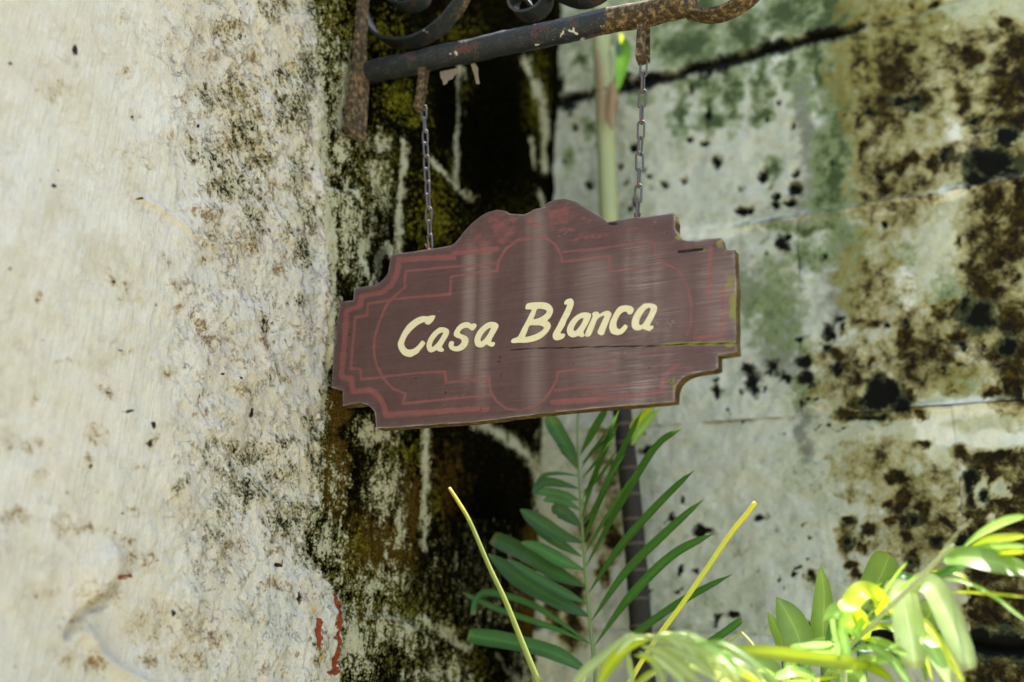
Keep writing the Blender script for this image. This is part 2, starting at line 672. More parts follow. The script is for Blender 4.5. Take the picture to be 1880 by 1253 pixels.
# ------------------------------------------------------------------ ground
gm = mat_ground()
g = obj('ground', [(-60, -60, 0), (60, -60, 0), (60, 60, 0), (-60, 60, 0)], [(0, 1, 2, 3)], gm, None, kind='structure')

WALL_TOP = 3.34


def lin(a, b, step):
    return np.linspace(a, b, max(2, int(round((b - a) / step)) + 1))


def axis(lo, hi, dlo, dhi, fine, coarse=0.04):
    """fine spacing where the photograph looks, coarse elsewhere"""
    parts = []
    if dlo > lo:
        parts.append(lin(lo, dlo, coarse)[:-1])
    parts.append(lin(max(lo, dlo), min(hi, dhi), fine))
    if hi > dhi:
        parts.append(lin(dhi, hi, coarse)[1:])
    return np.concatenate(parts)


# ------------------------------------------------------------------ block wall (right), courses measured at z 1.65, 2.08, 2.52, 2.955
bw = thing('stone_wall', 'pale whitewashed stone block wall with black mould and brown moss behind the sign', 'wall', RF, (0, 0, 0))
bw['kind'] = 'thing'
BS = -1.0                                            # heights grow towards local -y


def rpx(U, W):
    return RF.px(np.stack([U, np.zeros_like(U), W], -1))


Z7 = zb(1220, 0, 2.848)
Z8 = zb(1220, 420, 2.61)
Z8B = zb(1020, 60, 3.685)
Z6 = zb(1380, 850, 3.11)
Z5 = zb(820, 740, 2.4417)
HOLES = (Z7([(270, 850, 30, 40), (515, 915, 32, 52), (685, 985, 42, 48), (685, 905, 24, 28), (655, 1062, 42, 28), (585, 1035, 26, 22),
             (585, 1077, 24, 22), (400, 1110, 40, 26), (447, 1100, 24, 20), (100, 942, 20, 24), (5, 975, 20, 20), (400, 988, 17), (672, 655, 16, 24),
             (595, 543, 20, 12), (535, 630, 14), (130, 740, 18), (870, 850, 18), (645, 1240, 20), (1150, 1175, 22), (1130, 930, 34, 14),
             (550, 980, 14), (230, 600, 22, 40), (210, 750, 30, 20), (140, 470, 20, 30)])
         + Z8B([(530, 780, 38, 34), (435, 910, 24), (475, 1020, 20), (635, 980, 22), (225, 1040, 38, 34), (605, 935, 18), (645, 1060, 18),
                (540, 1150, 28, 42), (500, 1195, 28, 16), (725, 1020, 24), (130, 650, 24, 30), (55, 880, 18)]))
BLACK = (Z8([(575, 80, 42, 52), (480, 130, 18), (750, 140, 20), (640, 540, 40, 24), (785, 495, 36, 44), (845, 440, 46, 26), (865, 490, 26),
             (400, 680, 52, 46), (430, 745, 48, 72), (525, 650, 40, 34), (580, 720, 48, 44), (540, 690, 34), (660, 650, 62, 34), (690, 720, 58, 54),
             (255, 780, 54, 30), (245, 730, 34, 22), (370, 795, 20, 28), (490, 690, 20), (480, 780, 18), (770, 580, 32, 54), (820, 670, 32, 46),
             (700, 830, 24), (745, 830, 16), (670, 830, 12, 46), (560, 985, 22, 11), (1160, 440, 20, 26), (1080, 460, 20), (1040, 800, 120, 118, 1.25),
             (1130, 860, 70, 60), (1000, 920, 150, 16), (1500, 410, 110, 100), (1440, 330, 50, 60), (1420, 560, 40, 26), (1640, 560, 70, 60), (380, 940, 20, 12),
             (880, 900, 40, 16), (800, 960, 120, 9), (298, 900, 8, 80)])
         + Z7([(1715, 850, 190, 120), (1640, 950, 110, 60), (1600, 640, 50, 50), (1800, 720, 100, 60), (1230, 540, 60, 40), (1300, 590, 50, 30), (1500, 235, 18),
               (1075, 590, 40, 34), (1020, 650, 20, 24), (1390, 950, 16, 26), (1300, 510, 40, 40), (1470, 820, 50, 60), (230, 360, 60, 70), (900, 170, 40, 22)])
         + Z8B([(30, 350, 60, 100), (215, 450, 80, 56), (110, 520, 70, 40), (480, 320, 54, 80), (260, 420, 40, 50), (620, 300, 160, 30)])
         + Z6([(920, 320, 40, 50), (1050, 430, 60, 30), (900, 560, 36, 40), (255, 580, 34, 24), (250, 640, 22, 24), (315, 545, 20), (335, 650, 40, 40), (300, 345, 22, 18),
               (40, 320, 46, 26), (310, 420, 14), (175, 715, 14), (145, 665, 20), (1230, 100, 60, 90), (1330, 190, 60, 40), (1300, 980, 120, 60), (1480, 1040, 120, 40), (1210, 480, 50, 90), (560, 430, 40, 50)])
         + Z5([(1150, 575, 70, 28), (1065, 430, 24, 34), (1010, 510, 28, 34), (1040, 745, 26, 32), (890, 215, 40, 26), (1120, 760, 20, 30), (870, 150, 16, 16),
               (1400, 520, 40, 34), (1200, 455, 18, 12), (1220, 970, 44, 30), (1290, 960, 30, 22), (910, 860, 20, 16), (1040, 830, 30, 14)]))
BROWN = (Z7([(1840, 260, 90, 140), (1850, 430, 110, 190), (1700, 850, 210, 150), (1620, 640, 80, 70), (1560, 520, 70, 90), (1630, 310, 80, 60),
             (1560, 280, 70, 30), (1780, 125, 60, 30), (1500, 235, 20), (1880, 1100, 110, 180), (1680, 1170, 46, 60), (1410, 860, 60, 70), (1500, 830, 60, 80),
             (1240, 880, 60, 60), (1300, 850, 40, 40), (1190, 440, 120, 100), (1310, 530, 90, 80), (1160, 540, 90, 60), (1080, 590, 55, 50), (1020, 650, 28),
             (1240, 330, 56, 44), (1200, 380, 56, 46), (1830, 640, 70, 110), (1860, 850, 60, 90), (1140, 1010, 30, 30), (1400, 10, 30, 20), (1050, 780, 60, 160, 0.5)])
         + Z8([(1660, 80, 110, 130), (1500, 190, 56, 56), (1530, 300, 90, 80), (1500, 420, 140, 120), (1660, 430, 100, 140), (1420, 380, 80, 60), (1300, 400, 60, 46),
               (1400, 530, 90, 46), (1150, 540, 70, 60), (1130, 600, 70, 40), (1000, 640, 40, 28), (1230, 560, 70, 40), (1600, 590, 80, 80), (1670, 750, 60, 56),
               (1580, 790, 60, 24), (1420, 640, 36, 22), (1350, 620, 50, 50), (1040, 800, 130, 125), (1160, 800, 60, 70), (930, 830, 70, 46), (880, 890, 70, 36),
               (1000, 915, 180, 22), (930, 730, 40, 26), (1230, 880, 50, 26), (1240, 1025, 50, 22), (1110, 1210, 50, 34), (1400, 60, 28, 40), (980, 450, 90, 40, 0.5),
               (1200, 680, 140, 120, 0.55), (840, 620, 50, 50), (1430, 1080, 60, 60)])
         + Z6([(875, 215, 56, 60), (920, 320, 84, 84), (1050, 430, 84, 50), (880, 430, 60, 36), (910, 550, 70, 70), (985, 260, 52, 66), (830, 100, 60, 50),
               (780, 240, 50, 36), (560, 330, 46, 36), (545, 430, 66, 90), (680, 380, 52, 44), (340, 650, 40, 46), (555, 580, 50, 32), (590, 640, 32),
               (790, 330, 34), (640, 490, 34, 44), (860, 240, 130, 300, 0.45), (700, 700, 120, 60, 0.5)])
         + Z5([(560, 900, 46, 150), (480, 900, 34, 100), (740, 600, 46, 80), (560, 1050, 60, 60), (500, 800, 60, 60), (700, 760, 30, 80), (640, 560, 60, 90, 0.5), (300, 1180, 60, 40, 0.4)]))
GREEN = (Z7([(150, 250, 170, 130), (400, 300, 130, 60), (650, 80, 220, 90), (930, 90, 130, 120), (720, 10, 120, 50), (1180, 250, 190, 140), (800, 300, 100, 80),
             (200, 450, 100, 60), (240, 640, 90, 80), (200, 100, 160, 80), (820, 420, 60, 90), (490, 620, 60, 60), (560, 880, 60, 80), (1000, 300, 60, 200), (400, 180, 120, 40), (530, 600, 50, 50)])
         + Z8B([(180, 180, 60, 60), (240, 640, 60, 80), (100, 850, 60, 120, 0.5), (660, 60, 40, 60), (300, 740, 30, 50), (560, 450, 100, 60, 0.5)])
         + Z8([(700, 130, 130, 80, 0.6), (1120, 140, 90, 90, 0.5), (640, 560, 80, 50, 0.6), (900, 300, 60, 90, 0.5), (1400, 720, 130, 90, 0.6), (1350, 300, 100, 80, 0.5), (700, 780, 110, 90, 0.5)]))
GREYS = [(zz(1220, 0, 2.848)([(985, 0), (960, 220), (880, 600), (870, 1110)]), 40), (zz(1220, 0, 2.848)([(720, 420), (745, 800), (770, 1110)]), 18),
         (zz(1220, 0, 2.848)([(520, 1175), (900, 1110)]), 16), (zz(1220, 420, 2.61)([(880, 0), (850, 380)]), 36), (zz(1220, 420, 2.61)([(665, 800), (680, 1100)]), 14),
         ([(1300, 500), (1420, 560), (1440, 660)], 40)]
DRIPS = [(1250, 210, 22, 70, .9), (1300, 190, 18, 60, .8), (1345, 160, 26, 90, .9), (1400, 150, 20, 70, .8), (1450, 120, 24, 80, .8), (1500, 110, 26, 130, .9), (1545, 200, 40, 200, .9), (1530, 330, 50, 120, .8), (1210, 30, 40, 60, .9), (1290, 20, 50, 60, 1), (1370, 60, 60, 60, .9), (1440, 20, 60, 60, 1), (1530, 30, 60, 80, 1), (1600, 120, 60, 120, .7), (1680, 60, 80, 80, .6), (1240, 90, 60, 40, .8), (1480, 420, 120, 16, .7), (1570, 480, 40, 120, .6), (1420, 560, 60, 90, .5)]
OLIVE = [(1640, 130, 120, 180, 0.42), (1640, 330, 90, 120, 0.42), (1600, 520, 70, 90, 0.3), (1700, 640, 130, 90, 0.45), (1560, 690, 90, 80, 0.4), (1820, 480, 70, 160, 0.6), (1850, 180, 60, 160, 0.65), (1610, 860, 90, 60, 0.3),
         (1700, 960, 110, 110, 0.4), (1760, 100, 90, 70, 0.35), (1860, 660, 60, 120, 0.7), (1830, 380, 70, 60, 0.6), (1120, 900, 40, 120, 0.3), (1620, 200, 60, 90, 0.5)]
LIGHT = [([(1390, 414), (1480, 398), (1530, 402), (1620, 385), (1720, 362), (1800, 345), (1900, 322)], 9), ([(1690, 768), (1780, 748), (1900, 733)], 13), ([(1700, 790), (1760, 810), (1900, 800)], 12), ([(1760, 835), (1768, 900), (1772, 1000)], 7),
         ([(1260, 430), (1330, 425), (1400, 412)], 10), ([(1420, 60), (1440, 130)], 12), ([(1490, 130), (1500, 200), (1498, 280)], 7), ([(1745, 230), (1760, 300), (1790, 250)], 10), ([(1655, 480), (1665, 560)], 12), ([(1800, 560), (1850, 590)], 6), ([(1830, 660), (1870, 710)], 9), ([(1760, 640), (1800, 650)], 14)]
RF_F = {}


def rfield(key):
    def fn(U, W):
        x, y = rpx(U, W)
        wx = 9 * fbm(U * 38, W * 38, 3) + 3.5 * fbm(U * 150, W * 150, 4)
        wy = 9 * fbm(U * 38, W * 38, 5) + 3.5 * fbm(U * 150, W * 150, 6)
        xw, yw = x + wx, y + wy
        if key == 'blk':
            f = np.maximum(blob_field(xw, yw, BLACK), blob_field(x + 0.3 * wx, y + 0.3 * wy, HOLES) + 0.1)
            s1 = 1 - np.abs(W - (2.955 - 0.006 + 0.006 * fbm(U * 20, W * 0, 8))) / (0.027 + 0.016 * fbm(U * 12, W * 0, 9))
            s1 = np.where((U < 0.76), s1, -1)
            f = np.maximum(f, s1)
            f = np.maximum(f, (1 - np.abs(W - 1.655) / 0.03) * sstep(-0.3, 0.3, fbm(U * 4.5 + 0.9, W * 0, 77)) - 1.6 * (1 - sstep(-0.3, 0.3, fbm(U * 4.5 + 0.9, W * 0, 77))))
            return np.clip(f, -1.6, 1)
        if key == 'brn':
            f = blob_field(xw, yw, [(b_[0], b_[1], b_[2] * 1.2, b_[3] * 1.2) + ((b_[4] * 1.1,) if len(b_) > 4 else (1.1,)) for b_ in BROWN])
            f = np.maximum(f, 1.35 * blob_field(x + 1.8 * wx, y + 1.8 * wy, OLIVE))
            dk = np.clip((xw - 1762) / 30, -1.6, 0.55)
            dk = np.where(y > 815, np.minimum(dk, (yw - 826) / 10), -1.6)
            lt = blob_field(xw, yw, Z6([(1315, 160, 42, 110), (1420, 140, 60, 60), (1360, 340, 32, 70), (1450, 190, 40, 30), (1190, 930, 70, 40), (1220, 780, 60, 30)]))
            dk = np.minimum(dk, 0.3 - 1.3 * lt)
            f = np.maximum(f, dk)
            out = np.clip((x - 1860) / 60, 0, 1)             # goes on beyond the frame to the right
            f = np.maximum(f, -1.6 + out * (1.85 + 0.6 * fbm(U * 6, W * 6, 12)))
            return np.clip(f, -1.6, 1)
        if key == 'grn':
            f = np.maximum(blob_field(xw, yw, GREEN), blob_field(x + 1.6 * wx, y + 1.6 * wy, DRIPS))
            f = np.maximum(f, -1.1 + 1.1 * sstep(2.75, 3.05, W) + 0.0 * U)
            return np.clip(f, -1.6, 1)
        if key == 'gry':
            f = stroke_field(x + 2.0 * wx, y + 2.0 * wy, [(a_, 1.9 * b_) for a_, b_ in GREYS]) * 0.8 - 0.1
            return np.clip(f, -1.6, 1)
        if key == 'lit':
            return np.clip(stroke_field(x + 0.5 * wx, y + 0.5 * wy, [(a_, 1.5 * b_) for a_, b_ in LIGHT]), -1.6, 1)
        if key == 'wrm':
            return np.clip(sstep(1400, 1800, x + 160 * fbm(U * 7, W * 5, 21)) * 0.8 + 0.5 * sstep(1120, 1010, x) * sstep(600, 900, y) + 0.2 * sstep(500, 100, y), 0, 1)
    return fn


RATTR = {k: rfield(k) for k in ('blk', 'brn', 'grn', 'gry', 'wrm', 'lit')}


def rough_h(U, W, s, amp=1.0):
    return amp * (0.0045 * fbm(U * 9, W * 9, s) + 0.0022 * fbm(U * 34, W * 34, s + 1, 4) + 0.0008 * fbm(U * 120, W * 120, s + 2, 3))


def hole_h(U, W):
    x, y = rpx(U, W)
    wx = 3 * fbm(U * 60, W * 60, 31)
    hf = blob_field(x + wx, y - wx, HOLES)
    bf = blob_field(x + 3 * wx, y - 2 * wx, BROWN)
    return -0.014 * sstep(-0.05, 0.5, hf) - 0.004 * sstep(0.0, 0.5, bf)


zc = [0.0, 0.36, 0.79, 1.22, 1.652, 2.083, 2.521, 2.955, WALL_TOP]
# vertical joints of every course (u along the wall)
joints = [[0.62, 1.25, 1.9], [0.3, 0.95, 1.6, 2.2], [0.55, 1.2, 1.8], [0.34, 0.92, 1.5, 2.1], [0.871, 1.36, 1.95], [0.593, 1.16, 1.75], [1.3, 1.9],
          [0.128, 0.50, 1.05, 1.7]]
U_MAX = 2.6
FINE_U, FINE_Z = (-0.02, 1.16), (1.42, 3.28)
ci = 0
for c in range(len(zc) - 1):
    xs = [-0.02] + joints[c] + [U_MAX]
    for u0, u1 in zip(xs[:-1], xs[1:]):
        z0, z1 = zc[c], zc[c + 1]
        seen = u0 < 1.16 and z1 > 1.42 and z0 < 3.28
        us = axis(u0, u1, max(u0, FINE_U[0]), min(u1, FINE_U[1]), 0.004) if seen else lin(u0, u1, 0.06)
        vs = axis(z0, z1, max(z0, FINE_Z[0]), min(z1, FINE_Z[1]), 0.004) if seen else lin(z0, z1, 0.06)
        off = 0.0022 * math.sin(ci * 2.7) + (0.003 if c == 5 else 0.0) + (-0.004 if c == 4 and u0 > 0.8 else 0)
        rr = 0.012

        def hf(U, W, u0=u0, u1=u1, z0=z0, z1=z1, off=off, s=40 + ci * 3, c=c):
            jx = 0.007 * fbm(U * 14, W * 14, s + 7)
            du = np.minimum(U - u0, u1 - U) + jx
            dz0 = (W - z0) + jx
            dz1 = (z1 - W) + jx
            # deep open joint between the two upper courses, nearly flush ones lower down
            deep0 = 0.034 if abs(z0 - 2.955) < 1e-3 else 0.026 * sstep(-0.3, 0.3, fbm(U * 4.5 + 0.9, W * 0, 77)) if abs(z0 - 1.652) < 1e-3 else 0.0038 * sstep(0.0, 0.7, fbm(U * 5, W * 3, s + 9))
            deep1 = 0.034 if abs(z1 - 2.955) < 1e-3 else 0.026 * sstep(-0.3, 0.3, fbm(U * 4.5 + 0.9, W * 0, 77)) if abs(z1 - 1.652) < 1e-3 else 0.0038 * sstep(0.0, 0.7, fbm(U * 5, W * 3, s + 10))
            if abs(z0 - 2.083) < 1e-3: deep0 = deep0 * sstep(0.46, 0.56, U)
            if abs(z1 - 2.083) < 1e-3: deep1 = deep1 * sstep(0.46, 0.56, U)
            fade = np.where(U > 0.74, 0.25, 1.0)
            if abs(z0 - 2.955) < 1e-3: deep0 = deep0 * fade
            if abs(z1 - 2.955) < 1e-3: deep1 = deep1 * fade
            h = off + rough_h(U, W, s) + hole_h(U, W)
            h -= 0.0045 * (1 - sstep(-0.004, 0.009, du)) * sstep(0.0, 0.7, fbm(U * 3, W * 5, s + 11))
            h -= deep0 * (1 - sstep(-0.002, 0.013, dz0))
            h -= deep1 * (1 - sstep(-0.002, 0.013, dz1))
            if abs(z1 - 2.521) < 1e-3 or abs(z0 - 2.521) < 1e-3:
                h += 0.010 * sstep(0.42, 0.52, U) * np.exp(-((W - 2.519 + 0.004 * fbm(U * 16, W * 0, 78)) / 0.007) ** 2)
            if abs(z1 - 2.083) < 1e-3 or abs(z0 - 2.083) < 1e-3:
                h += 0.010 * sstep(0.74, 0.80, U) * np.exp(-((W - 2.078 + 0.004 * fbm(U * 16, W * 0, 79)) / 0.009) ** 2)
            return h
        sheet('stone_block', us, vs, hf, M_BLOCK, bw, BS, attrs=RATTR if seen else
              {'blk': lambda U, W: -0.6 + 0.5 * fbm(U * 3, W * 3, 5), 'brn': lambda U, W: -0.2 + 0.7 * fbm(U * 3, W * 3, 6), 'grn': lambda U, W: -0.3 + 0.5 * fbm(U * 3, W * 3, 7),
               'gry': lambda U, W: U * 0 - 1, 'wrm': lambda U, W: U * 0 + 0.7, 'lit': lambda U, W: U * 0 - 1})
        ci += 1
# the body of the wall behind the faces
V = [(-0.4, 0.05, 0), (U_MAX, 0.05, 0), (U_MAX, 0.5, 0), (-0.4, 0.5, 0), (-0.4, 0.05, WALL_TOP), (U_MAX, 0.05, WALL_TOP), (U_MAX, 0.5, WALL_TOP), (-0.4, 0.5, WALL_TOP)]
BOXF = [(0, 3, 2, 1), (4, 5, 6, 7), (0, 1, 5, 4), (1, 2, 6, 5), (2, 3, 7, 6), (3, 0, 4, 7)]
obj('wall_core', V, BOXF, M_BLOCK, bw, smooth=False)
V = [(-0.02, 0.0, WALL_TOP - 0.012), (U_MAX, 0.0, WALL_TOP - 0.012), (U_MAX, 0.06, WALL_TOP - 0.012), (-0.02, 0.06, WALL_TOP - 0.012),
     (-0.02, 0.0, WALL_TOP + 0.001), (U_MAX, 0.0, WALL_TOP + 0.001), (U_MAX, 0.06, WALL_TOP + 0.001), (-0.02, 0.06, WALL_TOP + 0.001)]
obj('wall_coping', V, BOXF, M_BLOCK, bw, smooth=False)

# ------------------------------------------------------------------ plastered wall (left)
lw = thing('plastered_wall', 'cream limewashed plaster wall peeling to dark mossy stone beside the sign', 'wall', LF, (0, 0, 0))
UL = 3.0
lw['kind'] = 'thing'


def lpx(U, W):
    return LF.px(np.stack([U, np.zeros_like(U), W], -1))


EDGE = [(566, -400), (568, -60), (566, 0), (573, 60), (578, 130), (590, 180), (590, 260), (600, 330), (598, 400), (606, 470), (602, 520), (606, 560), (598, 600), (602, 640),
        (594, 690), (588, 740), (592, 770), (580, 810), (574, 870), (578, 930), (562, 960), (553, 1000), (566, 1030), (586, 1060), (610, 1090), (622, 1110), (621, 1150),
        (616, 1200), (612, 1260), (608, 1320), (608, 1700)]
ey = np.array([p[1] for p in EDGE], float)
ex = np.array([p[0] for p in EDGE], float)
A = zb(0, 0, 2.914)
B = zb(0, 430, 2.914)
C = zb(0, 820, 2.894)


def coat(U, W):
    """distance in px from the ragged end of the plaster, positive on the plaster"""
    x, y = lpx(U, W)
    b = np.interp(y, ey, ex)
    return b - x + 7 * fbm(U * 45, W * 30, 51) + 5 * fbm(U * 140, W * 110, 52)


ALG = (A([(1180, 1000, 56, 70), (1340, 760, 90, 60), (1150, 840, 60, 70), (1300, 670, 70, 50), (1220, 520, 120, 90, 0.55), (1610, 400, 70, 130), (1640, 330, 60, 60),
          (1440, 40, 70, 60), (1600, 950, 46, 130), (1500, 420, 60, 50), (1350, 1130, 56, 120), (1555, 560, 80, 120), (1260, 970, 46, 60), (1340, 1040, 30, 50), (1080, 480, 50, 40, 0.8),
          (1020, 780, 22, 70), (1200, 570, 16, 20), (1200, 170, 60, 60, 0.6), (1580, 940, 40, 80), (1640, 1150, 60, 80), (1390, 860, 60, 60, 0.8)])
       + B([(1510, 30, 30, 60), (1600, 80, 46, 60), (1400, 490, 50, 40), (1440, 770, 50, 40, 0.8), (1370, 1190, 70, 50), (1480, 1130, 60, 50, 0.8), (1640, 1130, 30, 80),
            (1560, 370, 40, 20), (1650, 1030, 40, 60), (1270, 1210, 60, 40), (1160, 1150, 50, 50, 0.7)])
       + C([(1370, 40, 70, 56), (1330, 230, 110, 50), (1500, 400, 90, 90), (1640, 330, 46, 60), (1280, 280, 60, 40), (1500, 150, 60, 60, 0.6), (1640, 60, 40, 120), (1580, 570, 50, 60), (1180, 280, 40, 60, 0.8),
            (1160, 60, 100, 80, 0.5), (920, 220, 40, 40, 0.6), (1150, 450, 50, 60, 0.6), (1600, 460, 60, 80), (1820, 1000, 60, 240, 0.6), (1630, 1090, 24, 60)]))
TAN = (A([(1270, 510, 110, 80), (1230, 760, 90, 80), (1380, 850, 70, 90), (1180, 150, 100, 40), (1150, 290, 50, 50), (1350, 310, 50, 60), (1080, 1150, 90, 60), (660, 380, 50, 40), (690, 630, 40, 24),
          (1030, 180, 24, 50), (880, 740, 60, 50, 0.7), (640, 110, 40, 30), (400, 365, 18, 24), (260, 500, 90, 60, 0.6), (380, 800, 20), (1000, 600, 14, 200, 0.6), (1250, 470, 60, 130), (1450, 1010, 60, 60, 0.7), (720, 850, 100, 60, 0.5)])
       + B([(165, 330, 36, 46), (165, 890, 40, 40), (1140, 20, 60, 40), (1040, 500, 40, 40), (1180, 280, 40, 24), (1050, 150, 60, 30), (850, 130, 50, 50), (640, 640, 40, 24), (530, 850, 50, 30),
            (480, 1080, 70, 60), (20, 1100, 40, 60), (1400, 560, 60, 40), (900, 290, 50, 40), (930, 410, 30, 30), (1100, 560, 90, 50), (1280, 830, 60, 40), (1520, 790, 40, 30), (860, 740, 30), (570, 260, 30, 24),
            (770, 1110, 40, 40), (1480, 200, 40, 30), (1300, 60, 130, 60), (360, 690, 90, 20, 0.7), (120, 1130, 80, 40, 0.8), (650, 330, 60, 60, 0.6)])
       + C([(690, 600, 110, 70), (500, 800, 120, 70), (430, 440, 110, 36), (680, 345, 60, 24), (70, 390, 100, 50), (760, 1130, 70, 46), (480, 1150, 40, 90), (1100, 1020, 80, 34), (400, 920, 40, 50), (850, 960, 200, 130, 0.55),
            (620, 510, 60, 50), (300, 430, 60, 60), (1430, 730, 80, 30), (1430, 560, 50, 30), (340, 1120, 60, 60), (200, 780, 90, 30, 0.7), (1000, 1130, 90, 60, 0.6), (190, 150, 40, 30), (700, 110, 40, 30), (440, 90, 30, 40), (1300, 900, 90, 40, 0.5),
            (1230, 540, 90, 50, 0.6)]))
SPOT = (A([(388, 280, 22, 42), (35, 352, 18, 15), (262, 1004, 24, 15), (190, 978, 10, 16), (295, 918, 11), (1055, 680, 14, 16), (690, 632, 16, 10), (862, 232, 7, 9), (960, 122, 6), (450, 720, 8), (1243, 64, 7), (1212, 124, 6),
           (710, 1075, 36, 9), (312, 755, 6)])
        + B([(780, 1030, 18, 30), (652, 956, 44, 14), (570, 262, 18, 13), (795, 383, 12, 16), (1395, 470, 16, 24), (1580, 375, 14, 9), (600, 628, 22, 10), (190, 570, 20, 7), (250, 1156, 10, 14), (1090, 760, 8, 24), (1165, 750, 24, 8),
             (1030, 880, 8, 24), (1260, 775, 8, 16), (760, 1120, 20, 24), (540, 850, 30, 9), (1320, 960, 12, 36), (1036, 277, 7), (150, 360, 22, 9), (10, 200, 14, 12)])
        + C([(1440, 630, 24, 16), (447, 107, 16, 18), (890, 880, 18, 26), (160, 800, 10, 30), (1206, 765, 8, 12), (247, 20, 9, 16), (610, 356, 12, 10), (326, 255, 10, 24), (55, 1172, 14, 14), (1540, 800, 10, 46)]))
CZ = zz(0, 820, 2.894)
RED = [(CZ([(1750, 810), (1762, 850), (1752, 900), (1740, 945)]), 12), (CZ([(1752, 900), (1748, 960), (1756, 1060), (1748, 1130), (1740, 1200)]), 7.5), (CZ([(1695, 1195), (1745, 1198)]), 4.5),
       (CZ([(1640, 920), (1640, 990), (1628, 1050)]), 7), (CZ([(1690, 690), (620, 705)][::-1])[:0] or CZ([(612, 706), (692, 688)]), 2.2)]


def lfield(key):
    def fn(U, W):
        x, y = lpx(U, W)
        wx = 8 * fbm(U * 40, W * 40, 61) + 3 * fbm(U * 160, W * 160, 62)
        wy = 8 * fbm(U * 40, W * 40, 63) + 3 * fbm(U * 160, W * 160, 64)
        xw, yw = x + wx, y + wy
        b = np.interp(y, ey, ex)
        if key == 'alg':
            f = blob_field(xw, yw, [(b_[0], b_[1], b_[2] * 1.5, b_[3] * 1.5) + tuple(0.5 * v for v in (b_[4:] or (1.0,))) for b_ in ALG])
            near = 1 - (b - x) / 22.0
            f = np.maximum(f, near * 0.8 * sstep(1120, 1040, y) - 0.4)
            f = np.maximum(f, -0.5 - 0.65 * sstep(300, 150, x + 0 * y) - 0.3 * sstep(420, 330, x) - 0.6 * sstep(1020, 1080, y) * sstep(620, 560, x))
            return np.clip(f, -1.6, 1)
        if key == 'tan':
            f = blob_field(xw, yw, [(b_[0], b_[1], b_[2] * 1.15, b_[3] * 1.15) + tuple((0.75 if b_[0] > 330 else 0.5) * v for v in (b_[4:] or (1.0,))) for b_ in TAN])
            return np.clip(np.maximum(f, -0.62 + 0.32 * sstep(100, 420, x) + 0.25 * fbm(U * 7, W * 7, 66)), -1, 1)
        if key == 'spot':
            return np.clip(blob_field(x + 0.35 * wx, y + 0.35 * wy, SPOT), -1.6, 1)
        if key == 'red':
            return np.clip(stroke_field(x + 0.2 * wx, y + 0.2 * wy, [(a_, 0.85 * b_) for a_, b_ in RED]), -1.6, 1)
        if key == 'yel':
            return np.clip(blob_field(xw, yw, C([(1595, 870, 24, 40), (1690, 1225, 50, 18), (1640, 1100, 16, 40)])), -1.6, 1)
        if key == 'gry':
            return np.clip(blob_field(xw, yw, C([(1560, 640, 130, 90, 0.9), (1450, 900, 160, 260, 0.8), (520, 1150, 110, 160, 0.7), (1690, 1000, 80, 240, 0.8)]) + A([(1640, 200, 60, 260, 0.6)]) + B([(1640, 300, 100, 300, 0.7), (1650, 700, 80, 200, 0.6)])), -1, 1)
        if key == 'rub':
            return np.clip(sstep(150, 480, x + 40 * fbm(U * 5, W * 5, 67)) * 1.3 - 0.5, -1, 1)
    return fn


LATTR = {k: lfield(k) for k in ('alg', 'tan', 'spot', 'red', 'yel', 'gry', 'rub')}
AZ = zz(0, 0, 2.914)
LAYER = AZ([(1040, 165), (1000, 240), (985, 330), (975, 480), (955, 640), (930, 760), (915, 900), (905, 1080)])
LAYER2 = AZ([(700, 1060), (800, 1110), (920, 1190), (1000, 1253), (1130, 1330)])
LUMP = CZ([(420, 860), (395, 760), (400, 620), (480, 530), (570, 500), (640, 560), (640, 660), (580, 760), (500, 830)])
GASH = CZ([(352, 1000), (390, 930), (450, 870), (540, 840), (610, 720)])
RIDGE2 = CZ([(450, 1000), (500, 1100), (600, 1180), (720, 1253), (820, 1330)])


def plaster_h(U, W):
    x, y = lpx(U, W)
    s = coat(U, W)
    roughz = sstep(150, 520, x)
    h = 0.011 + 0.005 * fbm(U * 4.5, W * 4.5, 71, 3) + (0.0014 + 0.0036 * roughz) * fbm(U * 24, W * 19, 72, 4) + (0.0007 + 0.0019 * roughz) * fbm((U - W) * 60, (U + W) * 38, 73, 4)
    # pits in the rough part
    pit = fbm(U * 60, W * 46, 74, 3)
    h -= (0.0008 + 0.0026 * roughz) * sstep(0.2, 0.5, pit)
    # an older layer showing to the right of a vertical lip, and a slanting lip below it
    xb = np.interp(y, [p[1] for p in LAYER], [p[0] for p in LAYER])
    inside = sstep(-3, 3, x - xb + 4 * fbm(U * 30, W * 30, 75)) * sstep(40, 75, y) * sstep(385, 365, y) * sstep(560, 440, x)
    h -= 0.008 * inside
    d2 = seg_dist(x, y, LAYER2)
    h += 0.007 * np.exp(-(d2 / 5.0) ** 2)
    # lump and gash low on the left
    sdl = poly_sd(x, y, LUMP)
    h += 0.013 * sstep(-6, 26, sdl)
    dg = seg_dist(x, y, GASH)
    h -= 0.014 * np.exp(-(dg / 7.0) ** 2)
    dr = seg_dist(x, y, RIDGE2)
    h += 0.010 * np.exp(-(dr / 13.0) ** 2)
    # the swelling at the foot of the mossy strip
    h += 0.012 * np.exp(-(((x - 560) / 70) ** 2 + ((y - 1130) / 130) ** 2))
    h -= 0.004 * sstep(0.1, 0.6, blob_field(x, y, [(497, 1037, 8, 6), (545, 1095, 4, 16)]))
    red = stroke_field(x, y, RED)
    h -= 0.0012 * sstep(0.0, 0.4, red)
    # ragged end of the coat
    h -= 0.020 * (1 - sstep(-3.0, 5.0, s))
    return h


